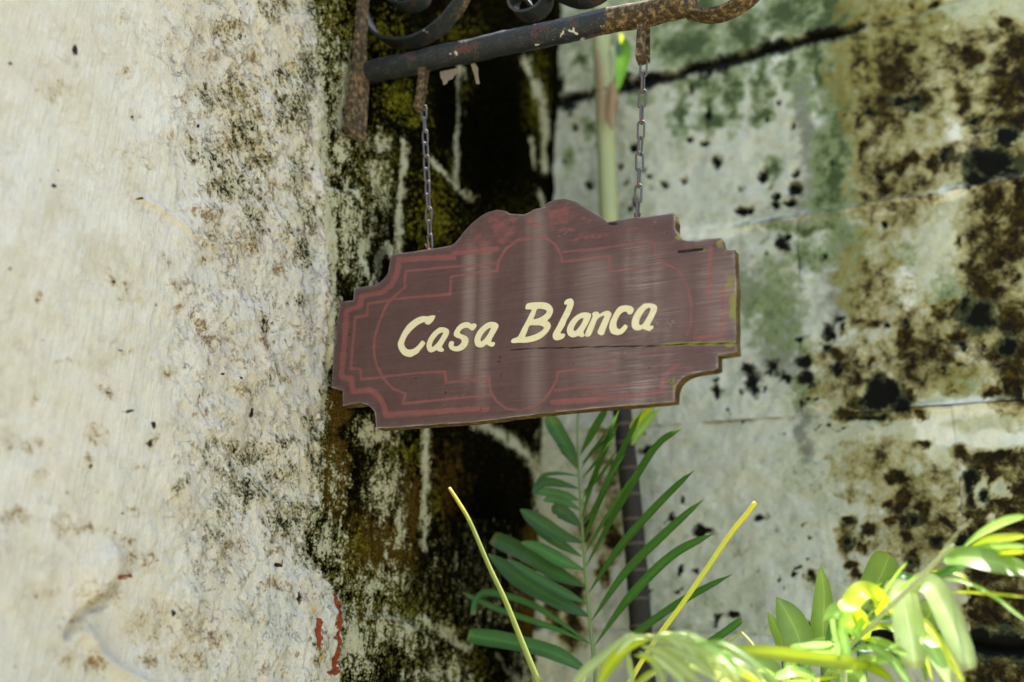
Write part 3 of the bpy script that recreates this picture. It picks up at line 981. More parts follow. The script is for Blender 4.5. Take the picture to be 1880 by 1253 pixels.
us = axis(0.30, UL, 0.60, 1.47, 0.0026)
vs = axis(0.0, WALL_TOP, 1.48, 2.86, 0.003)
sheet('plaster_coat', us, vs, plaster_h, M_PLASTER, lw, 1.0, keep=lambda U, W: coat(U, W) > -6, attrs=LATTR)

# stones under the coat; outlines measured on the photograph, in wall coordinates
LIME = [([(787, 640), (788, 790), (786, 900), (783, 1010)], 10), ([(748, 262), (744, 320), (738, 400), (734, 470)], 11), ([(848, 120), (846, 200)], 4), ([(846, 200), (842, 270), (838, 330)], 8),
        ([(795, 292), (830, 328), (868, 368)], 8), ([(965, 110), (990, 160), (1004, 220), (1006, 310)], 11), ([(978, 255), (984, 305)], 7), ([(992, 355), (1000, 380)], 8), ([(880, 778), (930, 800), (985, 850), (1005, 930)], 16),
        ([(1012, 770), (1008, 880), (1000, 920)], 22), ([(786, 1140), (830, 1170), (862, 1190)], 18), ([(695, 460), (688, 520)], 7), ([(672, 430), (655, 470), (668, 510)], 9), ([(700, 450), (716, 470)], 11),
        ([(640, 140), (650, 175)], 9), ([(615, 270), (628, 300)], 12), ([(636, 335), (652, 365)], 8), ([(612, 350), (618, 400)], 8), ([(605, 940), (603, 980)], 3), ([(625, 940), (624, 985)], 3.5), ([(712, 990), (712, 1030)], 2.5), ([(726, 985), (722, 1005)], 3),
        ([(905, 1200), (960, 1260)], 6), ([(690, 470), (640, 650)], 4)]
LIMEB = [(640, 1180, 70, 120, 0.72), (720, 1160, 120, 60, 0.62), (800, 1240, 90, 50, 0.55), (705, 900, 50, 110, 0.62), (735, 960, 20, 60, 0.8), (630, 200, 50, 200, 0.66), (600, 100, 30, 130, 0.45), (640, 420, 60, 120, 0.66), (690, 340, 40, 80, 0.62), (600, 600, 26, 110, 0.75),
         (600, 1000, 50, 60, 0.62), (690, 800, 60, 40, 0.68), (700, 260, 30, 30, 0.72), (960, 1230, 30, 60, 0.8), (870, 1060, 90, 110, 0.22), (610, 880, 34, 70, 0.36), (680, 1080, 120, 60, 0.5)]
MOSS = [(735, 185, 60, 50, 0.75), (700, 60, 60, 60, 0.62), (760, 220, 40, 24, 0.7), (600, 40, 50, 120, 0.62), (790, 400, 60, 90, 0.7), (800, 330, 60, 60, 0.5), (860, 160, 30, 30, 0.55), (690, 320, 60, 100, 0.66), (640, 60, 40, 90, 0.66), (990, 170, 40, 120, 0.72), (740, 830, 60, 60, 0.62),
        (800, 930, 16, 60, 0.75), (720, 1130, 160, 120, 0.66), (640, 1060, 60, 60, 0.62), (620, 1220, 60, 60, 0.5), (930, 420, 90, 90, 0.3), (870, 1220, 90, 60, 0.45), (640, 1000, 60, 60, 0.55), (840, 60, 60, 40, 0.4)]
BRN2 = [(606, 870, 40, 100, 1.2), (690, 1010, 120, 110, 0.55), (760, 930, 40, 130, 0.5), (620, 745, 40, 50, 1.0), (820, 900, 60, 110, 0.35), (980, 1000, 40, 80, 0.6), (975, 1100, 60, 160, 0.6), (660, 1130, 60, 60, 0.4)]
BLK2 = [(900, 250, 90, 200, 1.0), (870, 1000, 100, 200, 0.8), (700, 420, 50, 50, 0.5), (930, 1215, 60, 50, 1.0), (850, 720, 120, 80, 0.7), (830, 190, 40, 120, 0.9), (690, 480, 26, 50, 0.9), (840, 1130, 40, 40, 0.6), (1020, 400, 16, 200, 0.9), (1018, 180, 14, 120, 0.7), (790, 1070, 60, 60, 0.5)]


def sfield(key):
    def fn(U, W):
        x, y = lpx(U, W)
        wx = 7 * fbm(U * 40, W * 26, 81) + 3 * fbm(U * 150, W * 110, 82)
        wy = 9 * fbm(U * 40, W * 26, 83) + 3 * fbm(U * 150, W * 110, 84)
        xw, yw = x + wx, y + wy
        seen = sstep(-200, -60, y) * sstep(1500, 1300, y)
        if key == 'lim':
            f = np.maximum(stroke_field(x + 0.6 * wx, y + 0.6 * wy, LIME) * 0.8 - 0.05, blob_field(xw, yw, LIMEB) - 0.1)
            b = np.interp(y, ey, ex)
            f = np.maximum(f, 0.7 - (x - b) / 26.0)
            return np.clip(f, -1, 1.2)
        if key == 'mos':
            return np.clip(np.maximum(blob_field(xw, yw, MOSS), -0.3), -1, 1)
        if key == 'brn':
            return np.clip(np.maximum(blob_field(xw, yw, BRN2), -0.5), -1, 1)
        if key == 'blk':
            return np.clip(np.maximum(blob_field(xw, yw, BLK2), -0.6), -1, 1)
    return fn


SATTR = {k: sfield(k) for k in ('lim', 'mos', 'brn', 'blk')}


def bed_h(U, W):
    return -0.006 + 0.003 * fbm(U * 14, W * 14, 91) + 0.0016 * fbm(U * 60, W * 60, 92, 3)


bed = sheet('mortar_bed', axis(-0.03, UL, 0.0, 0.98, 0.006), axis(0, WALL_TOP, 1.48, 3.32, 0.006), bed_h, M_OLD, lw, 1.0,
            keep=lambda U, W: coat(U, W) < 60, attrs=SATTR)

LSTONES = [[(560, -70), (660, -80), (672, 60), (668, 250), (640, 330), (575, 300), (555, 120)],
           [(674, -80), (835, -110), (838, 110), (742, 150), (690, 170), (680, 60)],
           [(690, 180), (742, 160), (836, 125), (834, 300), (792, 284), (748, 250), (700, 262)],
           [(858, -120), (1000, -150), (1012, 90), (958, 110), (985, 330), (988, 420), (880, 372), (852, 320)],
           [(566, 330), (640, 345), (690, 270), (734, 280), (722, 470), (716, 640), (600, 700), (590, 480)],
           [(760, 275), (800, 310), (858, 376), (975, 432), (1005, 560), (990, 740), (900, 770), (798, 740), (745, 640), (752, 470)],
           [(585, 712), (716, 655), (772, 690), (772, 880), (770, 1020), (742, 1110), (650, 1100), (585, 1050), (560, 960), (572, 840)],
           [(802, 770), (882, 792), (940, 820), (972, 880), (985, 1000), (972, 1150), (880, 1178), (800, 1138), (800, 980)],
           [(628, 1120), (740, 1128), (790, 1160), (850, 1196), (846, 1340), (600, 1360), (622, 1200)],
           [(872, 1194), (975, 1166), (990, 1300), (985, 1350), (862, 1350)],
           [(1000, 120), (1016, 140), (1016, 330), (1010, 520), (1000, 420)]]
for k, P in enumerate(LSTONES[:10]):
    Q = [tuple(LF.at(*p)[[0, 2]]) for p in smooth_pts(P, 3, True)]
    xs_, zs_ = [q[0] for q in Q], [q[1] for q in Q]
    us = lin(max(min(xs_), 0.0), max(xs_), 0.003)
    vs = lin(min(zs_), max(zs_), 0.003)

    def sh(U, W, Q=Q, k=k):
        sd = poly_sd(U, W, Q) + 0.004 * fbm(U * 40, W * 40, 100 + k)
        face = 0.004 + 0.0035 * math.sin(k * 1.9)
        rim = sstep(-0.004, 0.016, sd)
        return -0.016 + (0.016 + face) * rim + (0.0045 * fbm(U * 16, W * 12, 120 + k) + 0.0032 * fbm(U * 60, W * 48, 140 + k, 4) + 0.0015 * fbm(U * 190, W * 160, 160 + k, 3)) * (0.3 + 0.7 * rim)
    sheet('stone', us, vs, sh, M_OLD, lw, 1.0, keep=lambda U, W, Q=Q: poly_sd(U, W, Q) > -0.004, attrs=SATTR)
V = [(-0.05, -0.5, 0), (UL, -0.5, 0), (UL, -0.03, 0), (-0.05, -0.03, 0), (-0.05, -0.5, WALL_TOP), (UL, -0.5, WALL_TOP), (UL, -0.03, WALL_TOP), (-0.05, -0.03, WALL_TOP)]
obj('wall_core', V, BOXF, M_OLD, lw, smooth=False)
V = [(-0.03, -0.06, WALL_TOP - 0.012), (UL, -0.06, WALL_TOP - 0.012), (UL, 0.014, WALL_TOP - 0.012), (-0.03, 0.014, WALL_TOP - 0.012),
     (-0.03, -0.06, WALL_TOP + 0.001), (UL, -0.06, WALL_TOP + 0.001), (UL, 0.014, WALL_TOP + 0.001), (-0.03, 0.014, WALL_TOP + 0.001)]
obj('wall_coping', V, BOXF, M_PLASTER, lw, smooth=False)

# ------------------------------------------------------------------ materials of the things
def board_material():
    t = NT('painted_weathered_wood')
    grain = t.noise(1.0, 6, 0.7, vec=t.vec((9, 60, 420)))
    grain2 = t.noise(1.0, 5, 0.7, vec=t.vec((26, 90, 1100)))
    n1 = t.noise(18, 5, 0.6)
    n2 = t.noise(90, 5, 0.65)
    fade = t.attr('fade')
    wear = t.math('ADD', fade, t.mad(grain, 1.2, -0.6))
    wear = t.math('ADD', wear, t.mad(grain2, 0.9, -0.45))
    paint = t.mix(n1, srgb(75, 52, 48), srgb(96, 70, 64))
    paint = t.mulc(paint, t.mad(n2, 0.5, 0.75))
    paint = t.mix(t.step(t.math('ADD', t.attr('rim'), t.mad(n2, 1.2, -0.6)), 0.2, 0.9, 0.0, 0.5), paint, srgb(90, 78, 74))
    paint = t.mix(t.step(fade, 0.0, 0.9, 0.0, 0.5), paint, srgb(138, 122, 117))
    stk = t.math('MULTIPLY', t.step(t.attr('streak'), 0.0, 1.0), t.mad(grain, 0.9, 0.15))
    paint = t.mix(t.math('MULTIPLY', stk, 0.8), paint, srgb(152, 136, 124))
    rw = t.math('ADD', t.attr('red'), t.mad(n2, 0.5, -0.25))
    rw = t.math('SUBTRACT', rw, t.math('MULTIPLY', t.math('MAXIMUM', fade, 0.0), t.mad(grain, 1.6, -0.35)))
    rw = t.math('ADD', rw, t.mad(t.noise(36, 5, 0.7), 0.7, -0.4))
    rm = t.step(rw, -0.1, 0.55, 0.0, 0.7)
    paint = t.mix(rm, paint, t.mix(n1, srgb(124, 68, 64), srgb(144, 86, 80)))
    col = t.mix(t.step(wear, 0.3, 0.95, 0.0, 0.68), paint, srgb(170, 155, 147))
    col = t.mulc(col, t.mad(grain, 0.9, 0.56))
    col = t.mulc(col, t.mad(grain2, 0.5, 0.75))
    gm_ = t.math('ADD', t.attr('grn'), t.mad(n2, 1.4, -0.7))
    col = t.mix(t.step(gm_, 0.05, 0.5, 0.0, 0.85), col, srgb(128, 128, 50))
    dk = t.math('ADD', t.attr('drk'), t.mad(n2, 0.6, -0.3))
    col = t.mix(t.step(dk, 0.1, 0.45), col, srgb(26, 19, 14))
    cr = t.step(t.noise(1.0, 6, 0.75, vec=t.vec((7, 60, 260), (3, 1, 2))), 0.30, 0.40, 1.0, 0.0)
    cr = t.math('MULTIPLY', cr, t.step(fade, -0.3, 0.5, 0.35, 1.0))
    col = t.mix(t.math('MULTIPLY', cr, 0.6), col, srgb(52, 38, 34))
    chip = t.step(t.math('ADD', t.noise(46, 6, 0.72, dist=0.6), t.mad(fade, 0.09, 0.0)), 0.66, 0.69)
    col = t.mix(t.math('MULTIPLY', chip, 0.65), col, srgb(140, 122, 112))
    h = t.math('ADD', t.math('MULTIPLY', grain, t.mad(fade, 0.9, 0.6)), t.mad(grain2, 0.6, 0.0))
    h = t.math('SUBTRACT', h, t.math('ADD', t.mad(cr, 0.9, 0.0), t.mad(chip, 0.5, 0.0)))
    nb = t.bump(h, 0.7, 0.0016)
    return t.finish(col, t.step(wear, 0.0, 0.8, 0.55, 0.85), nb, spec=0.35)


def board_edge_material():
    t = NT('mossy_board_edge')
    n = t.noise(60, 5, 0.65)
    g = t.noise(1.0, 5, 0.7, vec=t.vec((14, 300, 300)))
    c = t.ramp(n, [(0.3, srgb(44, 34, 20)), (0.52, srgb(84, 68, 28)), (0.7, srgb(128, 112, 40))])
    c = t.mix(t.step(g, 0.45, 0.7, 0, 0.6), c, srgb(40, 28, 20))
    return t.finish(c, 0.85, t.bump(t.math('ADD', g, n), 0.5, 0.0015), spec=0.25)


def letter_material():
    t = NT('cream_letter_paint')
    n = t.noise(120, 5, 0.65)
    n2 = t.noise(30, 3, 0.5)
    c = t.mix(n2, srgb(214, 204, 158), srgb(224, 215, 174))
    c = t.mix(t.step(n, 0.52, 0.7, 0, 0.6), c, srgb(192, 182, 136))
    c = t.mix(t.step(t.noise(1.0, 6, 0.75, vec=t.vec((14, 80, 420))), 0.62, 0.72, 0, 0.55), c, srgb(140, 122, 98))
    c = t.mix(t.step(t.noise(500, 3, 0.6), 0.72, 0.8, 0, 0.7), c, srgb(120, 104, 84))
    return t.finish(c, 0.6, t.bump(n, 0.35, 0.0006), spec=0.4)


def iron_material():
    t = NT('black_painted_rusty_iron')
    n = t.noise(26, 5, 0.62, dist=0.3)
    n2 = t.noise(110, 5, 0.65)
    big = t.attr('rust')
    rust = t.ramp(n2, [(0.32, srgb(32, 26, 17)), (0.5, srgb(68, 56, 35)), (0.68, srgb(146, 122, 78))])
    paint = t.mix(n2, srgb(12, 16, 18), srgb(40, 48, 51))
    dust = t.step(t.math('ADD', t.noise(300, 4, 0.7), t.mad(n, 0.3, -0.15)), 0.52, 0.68, 0.0, 0.7)
    paint = t.mix(dust, paint, srgb(92, 88, 76))
    prim = t.step(t.math('ADD', n, t.mad(n2, 0.5, -0.25)), 0.625, 0.655)
    paint = t.mix(prim, paint, t.mix(n2, srgb(92, 56, 48), srgb(66, 40, 34)))
    rm = t.step(t.math('ADD', big, t.math('ADD', t.mad(n, 1.6, -0.8), t.mad(n2, 0.8, -0.4))), 0.25, 0.45)
    col = t.mix(rm, paint, rust)
    wh = t.step(t.math('ADD', t.noise(34, 3, 0.5, vec=t.vec((1, 1, 1), (3.1, 0, 7))), t.mad(n2, 0.2, -0.1)), 0.70, 0.72)
    col = t.mix(t.math('MULTIPLY', wh, t.math('SUBTRACT', 1.0, rm)), col, srgb(190, 186, 178))
    h = t.math('ADD', t.mad(prim, -0.5, 0.0), t.mad(n2, 0.8, 0.0))
    h = t.math('ADD', h, t.mad(rm, 0.3, 0.0))
    return t.finish(col, t.mix(rm, (0.42, 0.42, 0.42), (0.9, 0.9, 0.9)), t.bump(h, 0.6, 0.0015), spec=0.4)


def chain_material():
    t = NT('galvanised_chain_rusting')
    n = t.noise(130, 4, 0.6)
    n2 = t.noise(600, 4, 0.6)
    c = t.mix(n2, srgb(66, 69, 76), srgb(104, 104, 106))
    c = t.mix(t.step(n, 0.52, 0.64), c, t.mix(n2, srgb(98, 62, 42), srgb(134, 92, 60)))
    return t.finish(c, 0.6, t.bump(n2, 0.5, 0.0006), metal=0.25, spec=0.4)


def flake_material():
    t = NT('peeling_paint')
    n = t.noise(150, 4, 0.6)
    return t.finish(t.mix(n, srgb(104, 92, 74), srgb(140, 130, 112)), 0.8, t.bump(n, 0.4, 0.0008))


def leaf_material(name, dark, mid, trans, gloss=0.38, dry=0.0):
    t = NT(name)
    across = t.attr('acr')
    along = t.attr('aln')
    n = t.noise(30, 4, 0.6)
    n2 = t.noise(200, 4, 0.6)
    veins = t.math('SINE', t.mad(across, 42.0, 0.0))
    col = t.mix(n, dark, mid)
    col = t.mix(t.step(t.mad(veins, 0.25, 0.5), 0.45, 0.8, 0.0, 0.4), col, tuple(c * 1.6 for c in mid))
    ns = t.noise(9, 4, 0.6)
    col = t.mulc(col, t.mad(ns, 0.9, 0.55))
    midrib = t.step(t.math('ABSOLUTE', across), 0.0, 0.09, 1.0, 0.0)
    col = t.mix(t.math('MULTIPLY', midrib, 0.45), col, tuple(min(1, c * 2.2) for c in mid))
    tip = t.step(t.math('ADD', along, t.mad(n, 0.2, -0.1)), 0.93, 1.0)
    col = t.mix(t.math('MULTIPLY', tip, 0.55 + dry), col, srgb(150, 132, 70))
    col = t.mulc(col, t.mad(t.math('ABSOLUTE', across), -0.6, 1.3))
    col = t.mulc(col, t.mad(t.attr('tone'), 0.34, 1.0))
    sp = t.step(t.noise(90, 4, 0.7), 0.66, 0.74)
    col = t.mix(t.math('MULTIPLY', sp, 0.5), col, srgb(120, 116, 60))
    h = t.math('ADD', t.mad(veins, 0.5, 0.5), t.mad(n2, 0.5, 0.0))
    nb = t.bump(h, 0.25, 0.0008)
    p = t.t.nodes.new('ShaderNodeBsdfPrincipled')
    t._in(p.inputs['Base Color'], col)
    p.inputs['Roughness'].default_value = gloss
    p.inputs['Specular IOR Level'].default_value = 0.5
    t.t.links.new(nb, p.inputs['Normal'])
    tr = t.t.nodes.new('ShaderNodeBsdfTranslucent')
    t._in(tr.inputs['Color'], t.mix(n, trans, tuple(min(1, c * 1.25) for c in trans)))
    mx = t.t.nodes.new('ShaderNodeMixShader')
    mx.inputs[0].default_value = 0.42
    t.t.links.new(p.outputs[0], mx.inputs[1])
    t.t.links.new(tr.outputs[0], mx.inputs[2])
    t.t.links.new(mx.outputs[0], t.out.inputs[0])
    return t.m


def stem_material(name, c0, c1, ring=None, gloss=0.5):
    t = NT(name)
    n = t.noise(1.0, 5, 0.6, vec=t.vec((90, 90, 9)))
    n2 = t.noise(60, 4, 0.6)
    col = t.mix(n, c0, c1)
    if ring is not None:
        col = t.mix(t.step(t.math('ADD', t.attr('ring'), t.mad(n2, 0.8, -0.4)), 0.2, 0.5, 0.0, 0.9), col, ring)
    return t.finish(col, gloss, t.bump(t.math('ADD', n, n2), 0.3, 0.001), spec=0.4)


M_BOARD = board_material()
M_EDGE = board_edge_material()
M_LETTER = letter_material()
M_IRON = iron_material()
M_CHAIN = chain_material()
M_FLAKE = flake_material()
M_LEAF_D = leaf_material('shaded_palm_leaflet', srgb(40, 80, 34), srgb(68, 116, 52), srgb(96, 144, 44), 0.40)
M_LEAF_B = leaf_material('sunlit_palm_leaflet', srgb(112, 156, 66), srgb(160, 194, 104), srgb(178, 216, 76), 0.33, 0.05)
M_LEAF_Y = leaf_material('yellowing_leaflet', srgb(164, 178, 20), srgb(198, 208, 40), srgb(186, 214, 40), 0.42, 0.05)
M_LEAF_P = leaf_material('pale_sun_glare_leaflet', srgb(158, 184, 104), srgb(196, 212, 146), srgb(216, 232, 130), 0.36, 0.05)  # palest leaflet copy: glare of the sun put into its base and translucent colours
M_CANE = stem_material('ringed_cane_bark', srgb(22, 22, 16), srgb(50, 48, 38), srgb(84, 74, 60), 0.8)
M_SHAFT = stem_material('green_crownshaft', srgb(136, 148, 96), srgb(176, 180, 128), srgb(110, 84, 54))
M_SHEATH = stem_material('dry_brown_sheath', srgb(112, 78, 50), srgb(182, 158, 118))
M_RACHIS = stem_material('green_leaf_rib', srgb(84, 112, 62), srgb(120, 140, 84))
M_RACHIS_Y = stem_material('yellow_green_leaf_rib', srgb(140, 152, 52), srgb(178, 186, 84))
M_STALK_G = stem_material('cut_stalk_green', srgb(112, 128, 48), srgb(150, 158, 76), srgb(196, 180, 52))
M_STALK_Y = stem_material('cut_stalk_yellow', srgb(176, 184, 40), srgb(200, 204, 66), srgb(206, 196, 48))
M_RACHIS_P = stem_material('pale_leaf_rib', srgb(150, 166, 110), srgb(190, 198, 150))
M_NAIL = stem_material('rusty_nail', srgb(90, 44, 34), srgb(128, 70, 56), None, 0.8)

# ------------------------------------------------------------------ the sign
z1, z2, z3, z4 = zz(580, 340, 4.474), zz(960, 340, 4.474), zz(580, 560, 4.474), zz(960, 540, 4.474)


def sp(pts, y=0.0):
    return [SF.at(p[0], p[1], y) for p in pts]


OUT = (z1([(615, 570), (850, 538), (1105, 496)]) + z1(smooth_pts([(1115, 488), (1155, 455), (1220, 370), (1300, 290), (1390, 230), (1480, 203), (1550, 210), (1590, 235), (1650, 237), (1710, 240), (1785, 203), (1879, 180)], 3))
       + z2(smooth_pts([(60, 205), (150, 185), (200, 145), (270, 112), (330, 107), (400, 122), (460, 150), (530, 193), (600, 235), (655, 268), (690, 300)], 3))
       + z2([(760, 290), (930, 264), (1100, 246), (1240, 231), (1252, 290), (1250, 350)]) + z2(smooth_pts([(1262, 385), (1295, 430), (1340, 456), (1420, 456)], 3)) + z2([(1530, 442), (1625, 430), (1636, 480), (1640, 522), (1735, 527), (1748, 800), (1750, 1253)])
       + z4([(1754, 480), (1600, 502), (1597, 610)]) + z4(smooth_pts([(1560, 630), (1450, 642), (1370, 657), (1310, 690), (1265, 742), (1248, 795)], 3)) + z4([(1240, 885), (900, 912), (640, 930), (0, 1000)])
       + z3([(1300, 960), (880, 988), (495, 1014)]) + z3(smooth_pts([(488, 950), (480, 880), (455, 845), (410, 816), (340, 808), (270, 816)], 3)) + z3([(212, 828), (218, 702), (121, 676), (140, 400), (165, 190), (190, -20)])
       + z1([(200, 960), (300, 945), (310, 842)]) + z1(smooth_pts([(420, 826), (490, 815), (540, 780), (585, 722), (600, 655)], 3)))
OUT2 = [tuple(SF.at(*p)[[0, 2]]) for p in OUT]
# even spacing and hand-cut unevenness along the outline
ring = []
for (ax, az), (bx, bz) in zip(OUT2, OUT2[1:] + OUT2[:1]):
    L = math.hypot(bx - ax, bz - az)
    n = max(1, int(L / 0.0035))
    for k in range(n):
        ring.append((ax + (bx - ax) * k / n, az + (bz - az) * k / n))
ring = np.array(ring)
ring[:, 0] += 0.0006 * fbm(ring[:, 0] * 60, ring[:, 1] * 60, 201)
ring[:, 1] += 0.0007 * fbm(ring[:, 0] * 60, ring[:, 1] * 60, 202)
THICK = 0.020
x0, x1 = ring[:, 0].min(), ring[:, 0].max()
q0, q1 = ring[:, 1].min(), ring[:, 1].max()
gx, gz = np.meshgrid(np.arange(x0, x1, 0.0024), np.arange(q0, q1, 0.0024))
gx, gz = gx.ravel(), gz.ravel()
RL = [tuple(p) for p in ring]
sdg = poly_sd(gx, gz, OUT2)
kp = sdg > 0.0018
pts2 = np.concatenate([ring, np.stack([gx[kp], gz[kp]], -1)])
nr = len(ring)
res = mgeo.delaunay_2d_cdt([Vector(p) for p in pts2], [], [list(range(nr))], 1, 1e-7)
PV = np.array([(v.x, v.y) for v in res[0]])
TF = [tuple(f) for f in res[2]]
sdp = np.maximum(poly_sd(PV[:, 0], PV[:, 1], OUT2), 0)
bx_, bz_ = PV[:, 0], PV[:, 1]
PX, PY = SF.px(np.stack([bx_, 0 * bx_, bz_], -1))
CRACK = z3([(1500, 385), (1620, 366), (1790, 358)]) + z4([(95, 444), (380, 440), (650, 430), (1100, 424), (1300, 410), (1800, 402)])
CHIP = z2([(1275, 545), (1340, 540), (1400, 530), (1470, 525)])
dcr = seg_dist(PX, PY, CRACK)
dch = seg_dist(PX, PY, CHIP)
rise = 0.0008 * (1 - np.clip(sdp / 0.0022, 0, 1)) ** 2
crk = 0.0022 * np.exp(-(dcr / 0.9) ** 2) * sstep(900, 1100, PX) + 0.003 * np.exp(-(dch / 3.0) ** 2)
warp = 0.0012 * fbm(bx_ * 6, bz_ * 3, 205, 2) + 0.00025 * fbm(bx_ * 30, bz_ * 500, 206, 3) * sstep(900, 1150, PX)
FY = rise + crk + warp
# wear, red lines, moss, dark pits of the painted face
THICKB = [z1([(1130, 592), (900, 600), (680, 612), (670, 720), (620, 820), (530, 882), (370, 915), (360, 990), (255, 1035)]) + z3([(245, 60), (225, 350), (203, 590), (285, 602), (300, 712), (450, 700), (520, 760), (560, 830), (575, 905), (800, 888), (1100, 868), (1400, 850)]),
          z4([(240, 890), (500, 872), (700, 858), (1000, 820), (1140, 800), (1150, 700), (1200, 640), (1270, 580)]), z4([(1440, 362), (1620, 345), (1640, 150), (1645, -60)]), z2([(1540, 520), (1530, 700), (1525, 900)]),
          z1([(1130, 560), (1300, 545), (1480, 520)])]
THINB = [z1([(1480, 640), (1380, 652), (1100, 672), (740, 705), (722, 800), (735, 832)]), z1([(735, 832), (660, 900), (590, 965), (545, 1060), (505, 1160), (482, 1250)]) + z3([(478, 280), (472, 370), (495, 490), (555, 610), (640, 695), (732, 728)]),
         z1([(1485, 702), (1300, 722), (1108, 750), (1100, 895), (900, 912), (640, 938), (425, 975), (418, 1068), (318, 1085)]) + z3([(300, 300), (282, 520), (362, 527), (368, 612), (540, 595), (800, 562), (1058, 545), (1066, 637), (1425, 603)]),
         z3([(732, 728), (712, 812), (1100, 770), (1430, 740)]), z3([(1422, 600), (1428, 700), (1480, 790), (1560, 850), (1680, 866), (1800, 830)]) + z4([(180, 858), (240, 772), (278, 700), (285, 642), (380, 626), (710, 610), (722, 508), (1000, 480), (1240, 448)]),
         z4([(262, 792), (440, 770), (1018, 736), (1022, 652), (1100, 592), (1230, 500)]), z4([(1408, 372), (1420, 295), (1528, 284), (1524, 0)]), z2([(1524, 900), (1522, 760)]),
         z2([(1080, 470), (1085, 582), (1180, 650), (1280, 702), (1350, 830), (1385, 980), (1382, 1150), (1345, 1230)]), z2([(320, 632), (500, 608), (712, 585), (705, 712), (1000, 680), (1180, 655)]),
         z1([(1485, 702), (1500, 620), (1560, 520), (1660, 450), (1879, 422)]) + z2([(180, 430), (260, 482), (310, 572), (320, 632)]), z2([(330, 548), (600, 525), (830, 490), (1000, 468), (1080, 470)])]
red = np.full(len(PX), -2.0)
for L in THICKB:
    red = np.maximum(red, 1.0 - seg_dist(PX, PY, L) / 6.8)
for L in THINB:
    red = np.maximum(red, (1.0 - seg_dist(PX, PY, L) / 3.4) * 0.8)
wob = 4 * fbm(bx_ * 40, bz_ * 40, 207)
smear = blob_field(PX + wob, PY + wob, zb(580, 340, 4.474)([(1500, 330, 190, 110, .7), (1350, 430, 150, 90, .6), (1620, 300, 60, 60, .7), (1250, 500, 150, 50, .6), (1480, 430, 260, 60, .55), (1400, 550, 90, 30, .5)])
                   + zb(960, 340, 4.474)([(310, 260, 150, 120, .8), (80, 310, 60, 60, .7), (320, 370, 170, 22, .6), (600, 420, 220, 46, .6), (950, 370, 230, 26, .6), (520, 280, 90, 40, .5), (1220, 480, 50, 46, .6), (1180, 420, 20, 60, .6), (420, 460, 80, 50, .5), (1640, 900, 40, 160, .4)])
                   + zb(960, 540, 4.474)([(700, 820, 420, 36, .55), (1350, 590, 120, 40, .5), (1640, 250, 50, 120, .5), (1500, 540, 100, 40, .3)]))
red = np.maximum(red, 0.75 * smear - 0.05 + 0.25 * fbm(bx_ * 90, bz_ * 160, 213))
nx = PX + 0.03 * (PY - 600)
fade = -0.3 + 0.62 * sstep(1030, 1160, PX) + 0.25 * sstep(1180, 1340, PX) + 0.4 * fbm(bx_ * 11, bz_ * 2.6, 208)
streak = np.zeros(len(PX))
for cx_, w_, a_, ylo, yhi in ((858, 8, .95, 440, 720), (888, 8, .7, 440, 760), (984, 11, .95, 370, 770), (968, 6, .55, 380, 760), (1024, 8, .35, 420, 560), (1092, 26, .65, 460, 740), (1040, 10, .3, 600, 760),
                              (1175, 12, .55, 420, 640), (1205, 9, .5, 440, 640), (1150, 8, .4, 400, 620), (1060, 8, .4, 600, 720), (1250, 14, .35, 470, 640), (1320, 26, .55, 470, 640), (995, 9, .5, 640, 770), (880, 7, .5, 620, 740)):
    streak = np.maximum(streak, a_ * np.exp(-((nx - cx_ + 2.5 * fbm(bx_ * 20, bz_ * 3, 209)) / (1.7 * w_)) ** 2) * sstep(ylo - 30, ylo + 40, PY) * sstep(yhi + 30, yhi - 60, PY) * (0.85 + 0.25 * fbm(bx_ * 24, bz_ * 4, 210)))
fade -= 0.45 * np.exp(-((nx - 1130) / 14) ** 2) * sstep(500, 560, PY) * sstep(640, 600, PY)
fade -= 0.3 * np.exp(-((nx - 1050) / 22) ** 2)
edge_w = np.clip(1 - sdp / 0.006, 0, 1)
fade = np.clip(np.maximum(fade, 0.9 * np.clip(1 - sdp / 0.0024, 0, 1) - 0.2 + 0.3 * fbm(bx_ * 40, bz_ * 40, 212)), -0.6, 1.2)
fade = np.clip(np.maximum(fade, 0.75 * edge_w + 0.15 * fbm(bx_ * 50, bz_ * 50, 211) * edge_w - 0.3), -0.6, 1.1)
grn = np.full(len(PX), -1.0)
grn = np.maximum(grn, (1 - dcr / 4.5) * sstep(1120, 1260, PX) * 1.1 - (1 - sstep(1120, 1260, PX)))
grn = np.maximum(grn, blob_field(PX, PY, zb(960, 340, 4.474)([(1460, 530, 60, 22), (1610, 480, 30, 40), (1730, 1000, 50, 160, .7), (1280, 430, 40, 30, .6), (1690, 800, 70, 120, .4)]) + zb(960, 540, 4.474)([(1730, 130, 50, 130, .8), (1700, 420, 50, 30), (1215, 715, 40, 22), (1400, 410, 80, 16), (1240, 760, 20, 120, .5)])))
drk = 1.0 - dcr / 2.0
drk = np.where(PX < 935, -1, drk)
drk = np.maximum(drk, 1 - dch / 3.4)
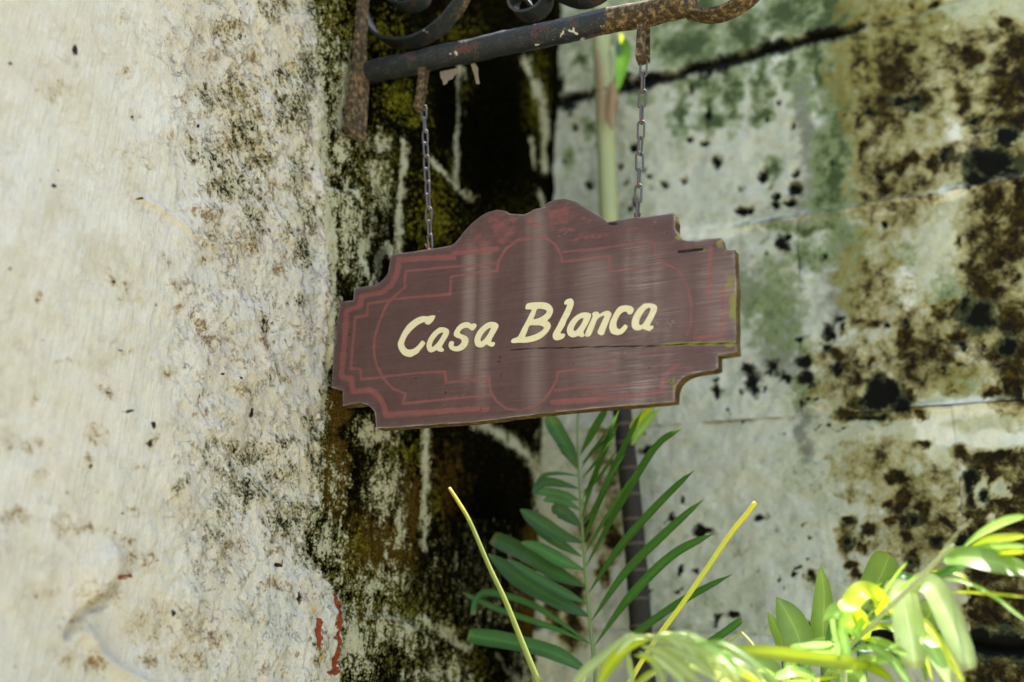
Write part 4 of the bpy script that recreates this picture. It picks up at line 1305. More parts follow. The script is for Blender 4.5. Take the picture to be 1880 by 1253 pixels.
drk = np.maximum(drk, blob_field(PX, PY, zb(580, 560, 4.474)([(270, 243, 14), (250, 380, 12), (343, 232, 9), (818, 605, 12), (1510, 430, 16, 14), (1500, 465, 18, 12), (1518, 570, 10, 22), (1515, 600, 10), (1352, 860, 12), (1062, 720, 12, 18), (330, 392, 12, 5), (548, 90, 6, 40, .6), (545, 330, 7, 20), (257, 103, 8)])
                 + zb(960, 540, 4.474)([(1040, 605, 14), (440, 760, 9), (810, 530, 7), (390, 620, 14, 8), (415, 572, 14, 8), (395, 660, 8), (400, 448, 26, 8), (1215, 718, 34, 10)]) + zb(960, 340, 4.474)([(790, 645, 9), (850, 468, 14, 10), (740, 318, 60, 18), (295, 155, 24, 7), (690, 815, 50, 7), (1180, 396, 20, 7)]), -1))
sg = thing('hanging_sign', 'brown painted wooden sign with shaped edges and cream lettering hanging from two chains', 'sign', SF, tuple(SF.at(980, 765, 0)))
nV = len(PV)
V = np.stack([bx_, FY, bz_], -1)
# the outline ring on the face is made of the first vertices of the triangulation
orig = {}
for i, src in enumerate(res[3]):
    for s_ in src:
        if s_ < nr:
            orig[s_] = i
loop = [orig[i] for i in range(nr)]
Vb = np.stack([bx_[loop], np.full(nr, THICK), bz_[loop]], -1)
Vm = np.stack([bx_[loop], FY[loop] + 0.004, bz_[loop]], -1)
area = sum(bx_[loop[i]] * bz_[loop[(i + 1) % nr]] - bx_[loop[(i + 1) % nr]] * bz_[loop[i]] for i in range(nr))
quads = []
for i in range(nr):
    j = (i + 1) % nr
    quads.append((loop[i], nV + i, nV + j, loop[j]))
    quads.append((nV + i, nV + nr + i, nV + nr + j, nV + j))
allV = np.concatenate([V, Vm, Vb])
back = mgeo.tessellate_polygon([[Vector((bx_[l], bz_[l], 0)) for l in loop]])
backf = [tuple(nV + nr + i for i in t_) for t_ in back]
ex_ = lambda a, v: np.concatenate([a, np.full(2 * nr, v)])
board = obj('board', allV, TF + quads + backf, M_BOARD, sg,
            {'red': ex_(red, -2), 'fade': ex_(fade, 0.2), 'grn': ex_(grn, 0.0), 'drk': ex_(drk, -1), 'streak': ex_(streak, 0), 'rim': ex_(np.clip(1 - sdp / 0.013, 0, 1), 0)})
board.data.materials.append(M_EDGE)
mi = np.zeros(len(board.data.polygons), np.int32)
mi[len(TF):] = 1
board.data.polygons.foreach_set('material_index', mi)
fix_normals(board)
md = board.data
md.polygons.foreach_set('use_smooth', np.ones(len(md.polygons), bool))
md.set_sharp_from_angle(angle=math.radians(50))

# letters, outlines traced from the photograph
T5, T6 = (720, 560, 8.545), (930, 540, 6.483)
LET = [(T5, [[(660, 165), (670, 185), (635, 250), (580, 305), (545, 305), (510, 290), (520, 272), (490, 270), (420, 300), (330, 370), (250, 460), (205, 540), (185, 600), (195, 650), (230, 690), (275, 703), (330, 690), (380, 655), (430, 600), (462, 562), (490, 570), (515, 600), (490, 640), (430, 715), (400, 755), (340, 790), (285, 818), (220, 808), (160, 775), (115, 710), (92, 640), (95, 590), (120, 530), (160, 440), (230, 330), (310, 255), (400, 200), (480, 177), (560, 180), (600, 168)]]),
       (T5, [[(790, 352), (840, 362), (880, 390), (890, 430), (870, 490), (820, 570), (780, 640), (778, 665), (805, 695), (800, 725), (760, 735), (720, 725), (695, 708), (660, 725), (610, 745), (570, 730), (545, 690), (538, 640), (545, 590), (580, 510), (640, 430), (700, 380), (740, 355)], [(797, 432), (780, 480), (730, 560), (680, 620), (630, 662), (615, 640), (625, 590), (660, 530), (710, 470), (750, 442)]]),
       (T5, [[(1160, 272), (1210, 280), (1250, 302), (1275, 290), (1310, 300), (1322, 325), (1300, 370), (1270, 398), (1240, 400), (1215, 380), (1190, 362), (1140, 360), (1090, 385), (1060, 420), (1065, 450), (1110, 470), (1165, 495), (1195, 540), (1190, 590), (1165, 650), (1110, 700), (1040, 727), (970, 725), (915, 700), (888, 660), (885, 620), (900, 580), (930, 568), (962, 578), (968, 600), (960, 630), (975, 648), (1020, 650), (1060, 625), (1090, 585), (1085, 550), (1050, 525), (1010, 515), (975, 490), (965, 455), (985, 400), (1030, 335), (1090, 290)]]),
       (T5, [[(1580, 267), (1630, 280), (1660, 310), (1662, 345), (1635, 400), (1590, 480), (1555, 550), (1555, 580), (1600, 585), (1610, 605), (1595, 640), (1565, 657), (1520, 645), (1480, 620), (1460, 630), (1420, 660), (1370, 668), (1320, 650), (1295, 600), (1292, 550), (1305, 490), (1340, 420), (1400, 350), (1470, 295), (1530, 270)], [(1548, 358), (1530, 410), (1490, 480), (1440, 545), (1400, 575), (1385, 565), (1390, 520), (1420, 460), (1470, 400), (1515, 368)]]),
       (T6, [[(240, 120), (300, 103), (400, 98), (470, 105), (520, 130), (550, 180), (545, 230), (520, 280), (485, 315), (515, 345), (525, 385), (505, 430), (470, 475), (410, 525), (330, 560), (240, 578), (140, 580), (70, 583), (52, 565), (70, 535), (110, 520), (140, 500), (180, 420), (230, 330), (280, 230), (300, 190), (270, 183), (225, 178)], [(362, 180), (420, 178), (465, 190), (478, 210), (460, 240), (410, 275), (350, 298), (318, 298), (335, 250)], [(270, 378), (330, 372), (400, 375), (440, 395), (440, 415), (400, 450), (330, 485), (260, 505), (218, 508), (240, 450)]]),
       (T6, [[(770, 55), (795, 80), (797, 120), (780, 180), (740, 270), (715, 310), (690, 380), (640, 465), (690, 475), (692, 505), (670, 530), (620, 550), (575, 548), (552, 520), (555, 470), (600, 390), (650, 290), (700, 190), (720, 130), (690, 125), (688, 105), (705, 75), (740, 58)]]),
       (T6, [[(930, 220), (985, 228), (1005, 245), (1000, 280), (970, 350), (925, 430), (915, 460), (930, 490), (915, 510), (880, 512), (850, 500), (810, 515), (770, 515), (735, 490), (720, 450), (725, 400), (760, 330), (810, 275), (870, 235)], [(915, 290), (905, 330), (870, 390), (830, 435), (805, 440), (798, 415), (815, 370), (850, 320), (885, 292)]]),
       (T6, [[(1045, 215), (1090, 215), (1105, 240), (1150, 215), (1205, 200), (1235, 215), (1245, 245), (1225, 300), (1190, 390), (1165, 450), (1160, 475), (1130, 492), (1095, 480), (1083, 455), (1100, 410), (1140, 320), (1165, 265), (1130, 265), (1080, 300), (1050, 370), (1020, 450), (990, 500), (950, 508), (935, 490), (950, 440), (990, 350), (1025, 270), (1018, 240)]]),
       (T6, [[(1390, 138), (1440, 138), (1490, 150), (1512, 180), (1505, 215), (1480, 240), (1445, 240), (1430, 215), (1395, 210), (1350, 245), (1315, 310), (1305, 360), (1315, 405), (1345, 420), (1375, 395), (1410, 362), (1437, 385), (1430, 410), (1390, 460), (1340, 487), (1290, 485), (1245, 465), (1222, 410), (1228, 350), (1255, 280), (1300, 200), (1340, 155)]]),
       (T6, [[(1680, 113), (1740, 118), (1785, 140), (1792, 175), (1775, 230), (1730, 320), (1705, 375), (1745, 380), (1740, 410), (1700, 440), (1660, 430), (1620, 415), (1580, 432), (1530, 430), (1495, 400), (1488, 350), (1500, 290), (1540, 210), (1600, 145), (1640, 118)], [(1695, 165), (1715, 175), (1705, 215), (1660, 300), (1620, 360), (1590, 372), (1575, 355), (1580, 310), (1610, 245), (1655, 185)]])]
for (ox, oy, k), loops in LET:
    polys = []
    for lp in loops:
        sm = smooth_pts(lp, 3, True)
        polys.append([SF.at(ox + p[0] / k, oy + p[1] / k, 0.0) for p in sm])
    flat = [p for lp in polys for p in lp]
    tris = mgeo.tessellate_polygon([[Vector((p[0], p[2], 0)) for p in lp] for lp in polys])
    arr = np.array(flat)
    w_ = 0.0012 * fbm(arr[:, 0] * 6, arr[:, 2] * 3, 205, 2)
    n = len(flat)
    fr = arr.copy(); fr[:, 1] = w_ - 0.0009
    bk = arr.copy(); bk[:, 1] = w_ + 0.0014
    Fc = [tuple(t_) for t_ in tris]
    st = 0
    for lp in polys:
        m_ = len(lp)
        for i in range(m_):
            j = (i + 1) % m_
            Fc.append((st + i, st + j, n + st + j, n + st + i))
        st += m_
    o = obj('letter', np.concatenate([fr, bk]), Fc, M_LETTER, sg, smooth=False)
    fix_normals(o)

# ------------------------------------------------------------------ the bracket
z5b, z6b = zz(620, 0, 4.475), zz(1000, 0, 4.474)
br = thing('iron_bracket', 'black painted rusty iron wall bracket with scrolls and a round bar carrying the sign', 'bracket', SF, tuple(SF.at(668, 135, 0)))
RUST = lambda V, f: np.array([f(*SF.px(np.array([v]))) for v in V]).ravel()


def iron(name, V, Fc, rust, parent=br, bev=0.0012, smooth=True):
    V = np.array(V)
    x, y = SF.px(V)
    o = obj(name, V, Fc, M_IRON, parent, {'rust': rust(x, y)}, smooth=smooth)
    fix_normals(o)
    if bev:
        bevel(o, bev)
    if smooth:
        o.data.set_sharp_from_angle(angle=math.radians(45))
    return o


# round bar
a_, b_ = SF.at(655, 138), SF.at(1240, 13)
path = [a_ + (b_ - a_) * k / 60.0 for k in range(61)]
path = [p + np.array((0, 0.0008 * math.sin(k * 0.6), 0.0008 * math.sin(k * 0.43))) for k, p in enumerate(path)]
rr = [0.0200 + 0.0004 * math.sin(k * 1.7) for k in range(61)]
ext = [b_ + (b_ - a_) / np.linalg.norm(b_ - a_) * d for d in (0.012, 0.024, 0.034)]
path += ext
rr += [0.0195, 0.016, 0.009]
V, Fc = tube(path, rr, 28)


def rust_bar(x, y):
    return -0.62 + 1.35 * sstep(1075, 1135, x) + 0.75 * np.exp(-((x - 778) / 34) ** 2) * sstep(95, 130, y) + 0.35 * sstep(0.0, 16.0, y - (138 - 0.2137 * (x - 655))) + 0.7 * np.exp(-((x - 668) / 18) ** 2) * sstep(120, 150, y)


iron('round_bar', V, Fc, rust_bar, bev=0)
# flat bar on the wall
Pw = z5b([(185, -40), (150, 450), (100, 800), (76, 1045), (110, 1085), (150, 1118), (190, 1145), (232, 1150), (252, 850), (262, 700), (240, 400), (262, -40)])
fr = [LF.w(LF.at(*p, 0.026)) for p in Pw]
Mi = np.array([SF.X, SF.Y, (0, 0, 1.0)])
toS = lambda P: Mi @ (np.asarray(P) - SF.O)
V, Fc = prism([toS(p) for p in fr], Mi @ (LF.Y * -0.008))
iron('wall_bar', V, Fc, lambda x, y: 0.55 + 0.3 * sstep(60, 200, y))
# scrolls of flat bar, 34 mm wide
HW = (0, 0.017, 0)
sA = z5b([(430, -60), (440, 0), (490, 42), (560, 60), (640, 42), (700, 0), (725, -80), (690, -180), (570, -245), (400, -225), (285, -130), (232, 0), (240, 150), (290, 255), (370, 325), (460, 352), (560, 352), (660, 332), (780, 268), (890, 175), (970, 78), (1020, 0), (1070, -110), (1140, -200), (1260, -280)])
V, Fc = ribbon([SF.at(p[0], p[1], 0.004) for p in smooth_pts(sA, 6)], HW, 0.005)
iron('scroll', V, Fc, lambda x, y: -0.35 + 0.75 * sstep(60, 20, y) * sstep(800, 850, x), bev=0)
sC = z5b([(1560, 20), (1530, -30), (1470, -40), (1442, 20), (1448, 80), (1490, 125), (1560, 135), (1640, 108), (1700, 50), (1725, -20), (1715, -110), (1650, -200), (1540, -260)])
V, Fc = ribbon([SF.at(p[0], p[1], 0.004) for p in smooth_pts(sC, 6)], HW, 0.005)
iron('scroll', V, Fc, lambda x, y: -0.35 + 0 * x, bev=0)
sD = z6b([(40, -60), (120, -20), (200, 10), (290, 22), (380, 0), (470, -50), (540, -140)])
V, Fc = ribbon([SF.at(p[0], p[1], 0.004) for p in smooth_pts(sD, 6)], HW, 0.005)
iron('scroll', V, Fc, lambda x, y: -0.3 + 0 * x, bev=0)
# curled end of the bar and the upright welded to it
sE = z6b([(1150, 105), (1210, 112), (1290, 130), (1370, 132), (1450, 116), (1530, 84), (1620, 32), (1700, -30), (1760, -110), (1780, -210), (1740, -310)])
V, Fc = ribbon([SF.at(p[0], p[1], 0.0) for p in smooth_pts(sE, 6)], HW, 0.006)
iron('end_curl', V, Fc, lambda x, y: 0.75 + 0 * x, bev=0)
sG = z6b([(1212, 106), (1206, 40), (1200, -60), (1196, -200)])
V, Fc = ribbon([SF.at(p[0], p[1], 0.0) for p in sG], (0, 0.016, 0), 0.014)
iron('upright', V, Fc, lambda x, y: 0.5 + 0 * x)


# straps welded under the bar, bent round the first link
def strap(pts_front, name='chain_lug'):
    """pts in px with y offset; a U of flat strip"""
    V, Fc = ribbon(pts_front, (0.0076, 0, 0), 0.003)
    return iron(name, V, Fc, lambda x, y: 0.75 + 0 * x, bev=0.0005)


def u_strap(px0, py0, px1, py1, gap, lean=0.0):
    top = SF.at(px0, py0)
    bot = SF.at(px1, py1)
    P = []
    for k in range(5):
        p = top + (bot - top) * k / 5.0
        P.append(p + np.array((0, -gap * (0.6 + 0.4 * k / 4), 0)))
    for k in range(7):
        th = math.pi * (k / 6.0)
        P.append(bot + np.array((lean * 0.3, -gap * math.cos(th), -gap * 0.9 * math.sin(th) + gap * 0.9)))
    for k in range(4, -1, -1):
        p = top + (bot - top) * k / 5.0
        P.append(p + np.array((lean * k / 4, gap * (0.6 + 0.4 * k / 4), 0)))
    return strap(P)


u_strap(780, 118, 775, 203, 0.010, -0.012)
u_strap(1182, 38, 1180, 116, 0.010, 0.0)
# flakes of paint hanging under the bar
for pts in (z5b([(840, 590), (985, 560), (990, 600), (955, 622), (940, 650), (905, 662), (890, 690), (866, 700), (862, 668), (845, 640)]), z5b([(1092, 528), (1125, 520), (1152, 560), (1150, 610), (1162, 690), (1138, 692), (1122, 620)])):
    V, Fc = prism([SF.at(p[0], p[1], 0.004 - 0.00003 * (p[1] - 120) ** 2 * 0.05) for p in pts], (0.0004, 0.0008, 0))
    fix_normals(obj('paint_flake', V, Fc, M_FLAKE, br, smooth=False))


# ------------------------------------------------------------------ chains
def link_mesh(L=0.0275, Wd=0.0112, r=0.00142):
    """stadium shaped ring in local x-z"""
    P = []
    rw = Wd / 2 - r
    hl = L / 2 - r - rw
    for k in range(9):
        th = math.pi * k / 8
        P.append((rw * math.cos(th), 0, hl + rw * math.sin(th)))
    for k in range(9):
        th = math.pi + math.pi * k / 8
        P.append((rw * math.cos(th), 0, -hl + rw * math.sin(th)))
    n = len(P)
    V, Fc = [], []
    for i in range(n):
        t_ = nrm(np.array(P[(i + 1) % n]) - np.array(P[i - 1]))
        a = np.array((0, 1.0, 0))
        b = np.cross(t_, a)
        for k in range(8):
            th = 2 * math.pi * k / 8
            V.append(np.array(P[i]) + r * (math.cos(th) * a + math.sin(th) * b))
    for i in range(n):
        for k in range(8):
            j, k2 = (i + 1) % n, (k + 1) % 8
            Fc.append((i * 8 + k, i * 8 + k2, j * 8 + k2, j * 8 + k))
    return V, Fc


LV, LFc = link_mesh()
link_me = bpy.data.meshes.new('link')
link_me.from_pydata([tuple(v) for v in LV], [], LFc)
link_me.polygons.foreach_set('use_smooth', np.ones(len(LFc), bool))
link_me.materials.append(M_CHAIN)


def chain(label, p_top, p_bot, nlinks, yb, start, scale=1.0):
    top, bot = SF.at(*p_top, 0.0), SF.at(*p_bot, yb)
    th = thing('hanging_chain', label, 'chain', SF, tuple(bot), 'chains holding up the sign')
    d = top - bot
    tilt = d / np.linalg.norm(d)
    rng = random.Random(hash(nlinks) & 255)
    for k in range(nlinks):
        c = top - d * (k + 0.5) / nlinks - bot
        o = bpy.data.objects.new('link', link_me)
        COL.objects.link(o)
        o.parent = th
        o.location = Vector(c)
        q = Vector((0, 0, 1)).rotation_difference(Vector(tilt))
        rot = (0.0 if (k + start) % 2 == 0 else math.pi / 2) + rng.uniform(-0.32, 0.32)
        o.rotation_mode = 'QUATERNION'
        from mathutils import Quaternion
        o.rotation_quaternion = q @ Quaternion((0, 0, 1), rot) @ Quaternion((0, 1, 0), rng.uniform(-0.05, 0.05))
        pitch = np.linalg.norm(d) / nlinks
        s = pitch / 0.0212 * scale
        o.scale = (s, s, s)
    return th


chain('left chain, greyer and farther, from the bracket to the low shoulder of the sign', (778, 196), (790, 457), 11, 0.006, 0, 0.98)
chain('right chain, nearer and tan with rust, hanging in front of the pale stone', (1182, 112), (1170, 402), 10, 0.006, 0)
# small wire staple fixing the left chain to the board
V, Fc = tube(smooth_pts([SF.at(781, 449, 0.006), SF.at(784, 456, 0.006), SF.at(789, 461, 0.006), SF.at(795, 452, 0.006)], 4), 0.0012, 6)
obj('staple', V, Fc, M_NAIL, sg)
V, Fc = tube(smooth_pts([SF.at(1165, 392, 0.006), SF.at(1166, 400, 0.008), SF.at(1170, 405, 0.008), SF.at(1174, 399, 0.008), SF.at(1175, 391, 0.006)], 4), 0.0012, 6)
obj('staple', V, Fc, M_NAIL, sg)
# nail in the plaster
n0 = LF.at(208, 1060, 0.010)
n1 = LF.at(240, 1056, 0.030)
V, Fc = tube([n0, n0 * 0.7 + n1 * 0.3, n1 * 0.97 + n0 * 0.03, n1], [0.0016, 0.0016, 0.0015, 0.0028], 8)
obj('nail', V, Fc, M_NAIL, lw)

# ------------------------------------------------------------------ palms
# points are (x px, y px, distance out of the block wall in metres)
def rp(p):
    return RF.at(p[0], p[1], -p[2])


def wpx(p):
    """metres per photograph pixel at a point"""
    return pix_depth(RF.w(rp(p))) / F


WK, FZ = 1.2, 1.0


def leaf(parent, pts, width, mat, face=(0, -1, 0), fold=0.25, prof=None, curl=0.0, notch=0.0, label=None, n=7, name='leaflet', seed=0):
    """blade along pts [(px, py, out)], width in px at its widest; creased along the middle, lines along its length"""
    P = [rp(p) for p in pts]
    S = smooth_pts(P, n) if len(P) > 2 else [P[0] + (P[1] - P[0]) * k / n for k in range(n + 1)]
    N = len(S)
    w0 = WK * width * 0.5 * np.mean([wpx(p) for p in pts])
    prof = prof or [(0, .16), (.12, .62), (.35, 1), (.6, .92), (.85, .5), (1, .03)]
    px_, py_ = [p[0] for p in prof], [p[1] for p in prof]
    f = nrm((face[0], face[1], face[2] * FZ))
    V, Fc, ac, al = [], [], [], []
    M = 7
    for i in range(N):
        t = nrm(S[min(i + 1, N - 1)] - S[max(i - 1, 0)])
        b = np.cross(t, f)
        if np.linalg.norm(b) < 1e-3:
            b = np.cross(t, (1, 0, 0))
        b = nrm(b)
        nn = np.cross(b, t)
        u = i / (N - 1)
        if curl:
            c, s_ = math.cos(curl * u), math.sin(curl * u)
            b, nn = b * c + nn * s_, nn * c - b * s_
        w = w0 * np.interp(u, px_, py_)
        w *= 1 + 0.05 * math.sin(u * 9 + seed)
        for k in range(M):
            a = -1 + 2 * k / (M - 1)
            lift = fold * abs(a) * w + 0.06 * w * math.sin(u * 7 + a * 2 + seed)
            if notch and i == N - 1:
                lift += 0
            V.append(S[i] + b * (a * w) + nn * lift + t * (notch * w * (0.5 - abs(a)) * (1 if i == N - 1 else 0)))
            ac.append(a)
            al.append(u)
    for i in range(N - 1):
        for k in range(M - 1):
            Fc.append((i * M + k, i * M + k + 1, (i + 1) * M + k + 1, (i + 1) * M + k))
    return obj(name, V, Fc, mat, parent, {'acr': ac, 'aln': al, 'tone': [math.sin(seed * 12.9898 + pts[0][0] * 0.37)] * len(V)}, label=label)


def rib(parent, pts, r, mat, name='leaf_rib', n=5, attrs=None):
    """stalk; r in px or (r0, r1)"""
    S = smooth_pts([rp(p) for p in pts], n)
    k = np.mean([wpx(p) for p in pts])
    r0, r1 = (r, r) if np.isscalar(r) else r
    N = len(S)
    V, Fc = tube(S, [k * (r0 + (r1 - r0) * i / (N - 1)) for i in range(N)], 8)
    rg = np.repeat([1.1 - 2.6 * i / (N - 1) for i in range(N)], 8)
    return obj(name, V, Fc, mat, parent, {'ring': rg})


def to_ground(x, out, z0, z1_):
    return (x, out, z0, z1_)


def down(parent, p, foot, r, mat, name='leaf_stalk'):
    """lower stalk from a point of the picture down to the soil at foot (u, out)"""
    a = rp(p)
    b = np.array((foot[0], -foot[1], 0.0))
    mid1 = a * 0.62 + b * 0.38 + np.array((0, 0, 0.05))
    S = smooth_pts([a, mid1, b], 8)
    k = wpx(p) * r
    V, Fc = tube(S, [k * (1 + 0.6 * i / (len(S) - 1)) for i in range(len(S))], 8)
    return obj(name, V, Fc, mat, parent)


# cane behind the sign
OC = 0.10
cane = thing('palm_cane', 'ringed grey palm cane rising green behind the sign, close to the stone wall', 'palm', RF, (rp((1180, 1250, OC))[0], -OC, 0))
cpts = [(1098, -60, OC), (1103, 60, OC), (1110, 200, OC), (1118, 400, OC), (1130, 590, OC), (1143, 765, OC), (1157, 900, OC), (1167, 1020, OC), (1177, 1160, OC), (1186, 1300, OC)]
S = smooth_pts([rp(p) for p in cpts], 14)
S.append(np.array((S[-1][0] + 0.03, -OC, 0.6)))
S.append(np.array((S[-1][0] + 0.02, -OC, 0.0)))
S = np.array(S)
sx, sy = RF.px(S)
iu = [i for i in range(len(S)) if sy[i] < 640]
il = [i for i in range(len(S)) if sy[i] > 600]
kk = wpx((1130, 590, OC))
NODES = [690, 782, 815, 862, 910, 955, 1000, 1048, 1100, 1150, 1205]


def cane_part(name, idx, r0, r1, mat, ringy, top_extra=None):
    P = S[idx]
    # finer steps
    P = np.array([p for a, b in zip(P[:-1], P[1:]) for p in (a, a * .75 + b * .25, a * .5 + b * .5, a * .25 + b * .75)] + [P[-1]])
    X, Y = RF.px(P)
    N = len(P)
    rad = [kk * (r0 + (r1 - r0) * i / (N - 1)) * (1 + (0.06 * sum(math.exp(-((Y[i] - q) / 3.0) ** 2) for q in ringy))) for i in range(N)]
    V, Fc = tube(P, rad, 16)
    rg = np.repeat([max([1 - abs(Y[i] - q) / 4.0 for q in ringy] + [-1]) for i in range(N)], 16)
    return obj(name, V, Fc, mat, cane, {'ring': rg})


cane_part('crownshaft', iu, 18.5, 17.5, M_SHAFT, [30, 172])
cane_part('cane', il, 16.5, 19.0, M_CANE, NODES)
# split dry sheath on the shaft
for (P, w, mt) in (([(1124, 150, OC + .04), (1122, 175, OC + .045), (1119, 205, OC + .045), (1123, 240, OC + .042)], 22, M_SHEATH), ([(1096, 90, OC + .04), (1102, 150, OC + .042), (1104, 200, OC + .042), (1103, 232, OC + .04)], 9, M_SHEATH), ([(1128, 160, OC + .03), (1131, 190, OC + .03), (1128, 215, OC + .03)], 7, M_SHEATH),
                   ([(1122, 84, OC + .04), (1124, 110, OC + .045), (1123, 150, OC + .045)], 15, M_RACHIS_P)):
    leaf(cane, P, w, mt, fold=-0.25, prof=[(0, .5), (.3, 1), (.7, .8), (1, .1)], name='sheath')
leaf(cane, [(1134, 170, OC + .05), (1142, 130, OC + .06), (1146, 100, OC + .07), (1140, 74, OC + .06)], 26, M_LEAF_D, prof=[(0, .15), (.3, .7), (.6, 1), (.85, .9), (1, .4)])
leaf(cane, [(1140, 80, OC + .075), (1142, 70, OC + .08), (1138, 62, OC + .085)], 7, M_LEAF_Y, prof=[(0, .6), (.5, 1), (1, .4)])

WK = 0.94
# the dark frond in front of the cane
z5 = zz(820, 740, 2.4417)
OF = 0.34
fr_ = thing('palm_frond', 'dark green feathered palm frond standing upright below the middle of the sign', 'palm frond', RF, (rp((1086, 1253, OF))[0], -OF, 0))


def P5(pts, o0, o1):
    q = z5(pts)
    n = len(q)
    return [(p[0], p[1], o0 + (o1 - o0) * i / max(1, n - 1)) for i, p in enumerate(q)]


rib(fr_, [(p[0], p[1], OF) for p in z5([(588, 40), (588, 200), (597, 400), (607, 560), (620, 730), (635, 900), (650, 1050), (662, 1170), (672, 1290)])], (2.2, 4.2), M_RACHIS)
down(fr_, tuple(z5([(672, 1285)])[0]) + (OF,), (rp((1086, 1253, OF))[0], OF), 4.2, M_RACHIS)
BL = [(0, .12), (.1, .42), (.28, .85), (.5, 1), (.7, .95), (.86, .68), (.95, .36), (1, .05)]
TR = [(0, .12), (.1, .45), (.3, .9), (.55, 1), (.8, .98), (.95, .9), (1, .7)]
LEFT = [([(590, 300), (560, 250), (520, 210), (495, 190)], 40, BL, .2), ([(596, 480), (540, 450), (480, 432), (430, 440)], 44, BL, .3), ([(606, 690), (520, 640), (440, 590), (390, 560)], 50, BL, .1), ([(628, 900), (520, 850), (380, 770), (270, 700)], 52, BL, .05), ([(585, 270), (540, 200), (480, 100), (455, 40)], 78, BL, 0), ([(588, 328), (520, 318), (450, 322), (415, 348), (408, 390)], 22, TR, 0.5), ([(592, 385), (520, 366), (450, 356), (405, 380), (392, 420)], 46, BL, 0.5), ([(592, 436), (530, 418), (460, 402), (400, 400)], 52, BL, 0.3),
        ([(598, 552), (545, 508), (500, 482), (470, 490)], 74, BL, 0.4), ([(608, 627), (500, 590), (400, 528), (330, 478)], 78, BL, 0.1), ([(613, 747), (520, 712), (420, 655), (335, 625)], 66, BL, 0.1), ([(616, 823), (480, 760), (340, 672), (206, 606)], 84, TR, 0),
        ([(634, 957), (500, 890), (330, 790), (185, 676)], 92, BL, 0), ([(642, 1080), (520, 990), (380, 905), (250, 862), (170, 852), (130, 890), (120, 950)], 34, TR, 0.2), ([(648, 1082), (480, 1010), (270, 940), (150, 890), (70, 850)], 32, BL, 0), ([(640, 1208), (480, 1122), (280, 1072), (96, 1044)], 84, TR, 0)]
for i, (pts, w, pr, cu) in enumerate(LEFT):
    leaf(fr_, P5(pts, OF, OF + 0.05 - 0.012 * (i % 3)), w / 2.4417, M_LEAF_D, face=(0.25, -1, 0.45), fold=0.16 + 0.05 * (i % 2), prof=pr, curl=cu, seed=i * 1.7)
RIGHT = [([(598, 235), (650, 150), (715, 40), (740, -20)], 66), ([(602, 275), (680, 200), (760, 130)], 26), ([(602, 345), (660, 280), (755, 150)], 24), ([(604, 410), (690, 330), (760, 215)], 28), ([(605, 525), (650, 380), (720, 180), (775, 30)], 46), ([(600, 300), (640, 240), (700, 160), (730, 90)], 30), ([(603, 450), (660, 330), (730, 190), (770, 90)], 30), ([(606, 560), (670, 460), (740, 330), (800, 230)], 32), ([(613, 690), (690, 560), (790, 400), (860, 300)], 30), ([(611, 637), (690, 440), (790, 220), (880, 30)], 52),
         ([(621, 742), (740, 530), (880, 290), (960, 180), (1052, 118)], 58), ([(637, 852), (780, 650), (960, 450), (1110, 303)], 58), ([(650, 977), (800, 770), (980, 590), (1152, 433)], 60), ([(665, 1087), (820, 880), (1010, 690), (1195, 588)], 62), ([(690, 1180), (860, 1030), (1060, 890), (1282, 768)], 48)]
RP = [(0, .1), (.12, .5), (.35, 1), (.6, .95), (.8, .78), (.9, .6), (.93, .36), (1, .05)]
for i, (pts, w) in enumerate(RIGHT):
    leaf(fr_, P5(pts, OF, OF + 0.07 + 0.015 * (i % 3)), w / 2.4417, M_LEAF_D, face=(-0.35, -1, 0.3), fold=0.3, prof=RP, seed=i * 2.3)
leaf(fr_, P5([(1120, 1108), (1220, 1050), (1325, 975)], OF + .05, OF + .08), 46 / 2.4417, M_LEAF_D, face=(-0.2, -1, 0.4), fold=0.2, prof=TR)

WK = 1.2
# small bright leaves right of the cane under the sign
yl = thing('young_palm', 'slender young palm with small bright yellow green leaves beside the cane under the sign', 'palm', RF, (rp((1178, 830, .2))[0], -.2, 0))
leaf(yl, [(p[0], p[1], .2) for p in z5([(828, 130), (850, 95), (905, 40), (940, -10)])], 20, M_LEAF_Y, face=(0, -1, .6), fold=.2)
leaf(yl, [(p[0], p[1], .22) for p in z5([(832, 190), (870, 130), (915, 75), (960, 20)])], 20, M_LEAF_B, face=(0, -1, .7), fold=.25)
leaf(yl, [(p[0], p[1], .19) for p in z5([(826, 160), (862, 110), (880, 60), (890, 20)])], 9, M_LEAF_Y, face=(.3, -1, .6), fold=.2)
rib(yl, [(p[0], p[1], o_) for p, o_ in zip(z5([(834, 150), (812, 215), (818, 330), (835, 560), (862, 900), (880, 1260)]), (.19, .07, .045, .04, .04, .04))], (1.6, 2.4), M_RACHIS)
down(yl, tuple(z5([(880, 1258)])[0]) + (.04,), (rp((1178, 830, .2))[0] + .03, .04), 2.4, M_RACHIS)

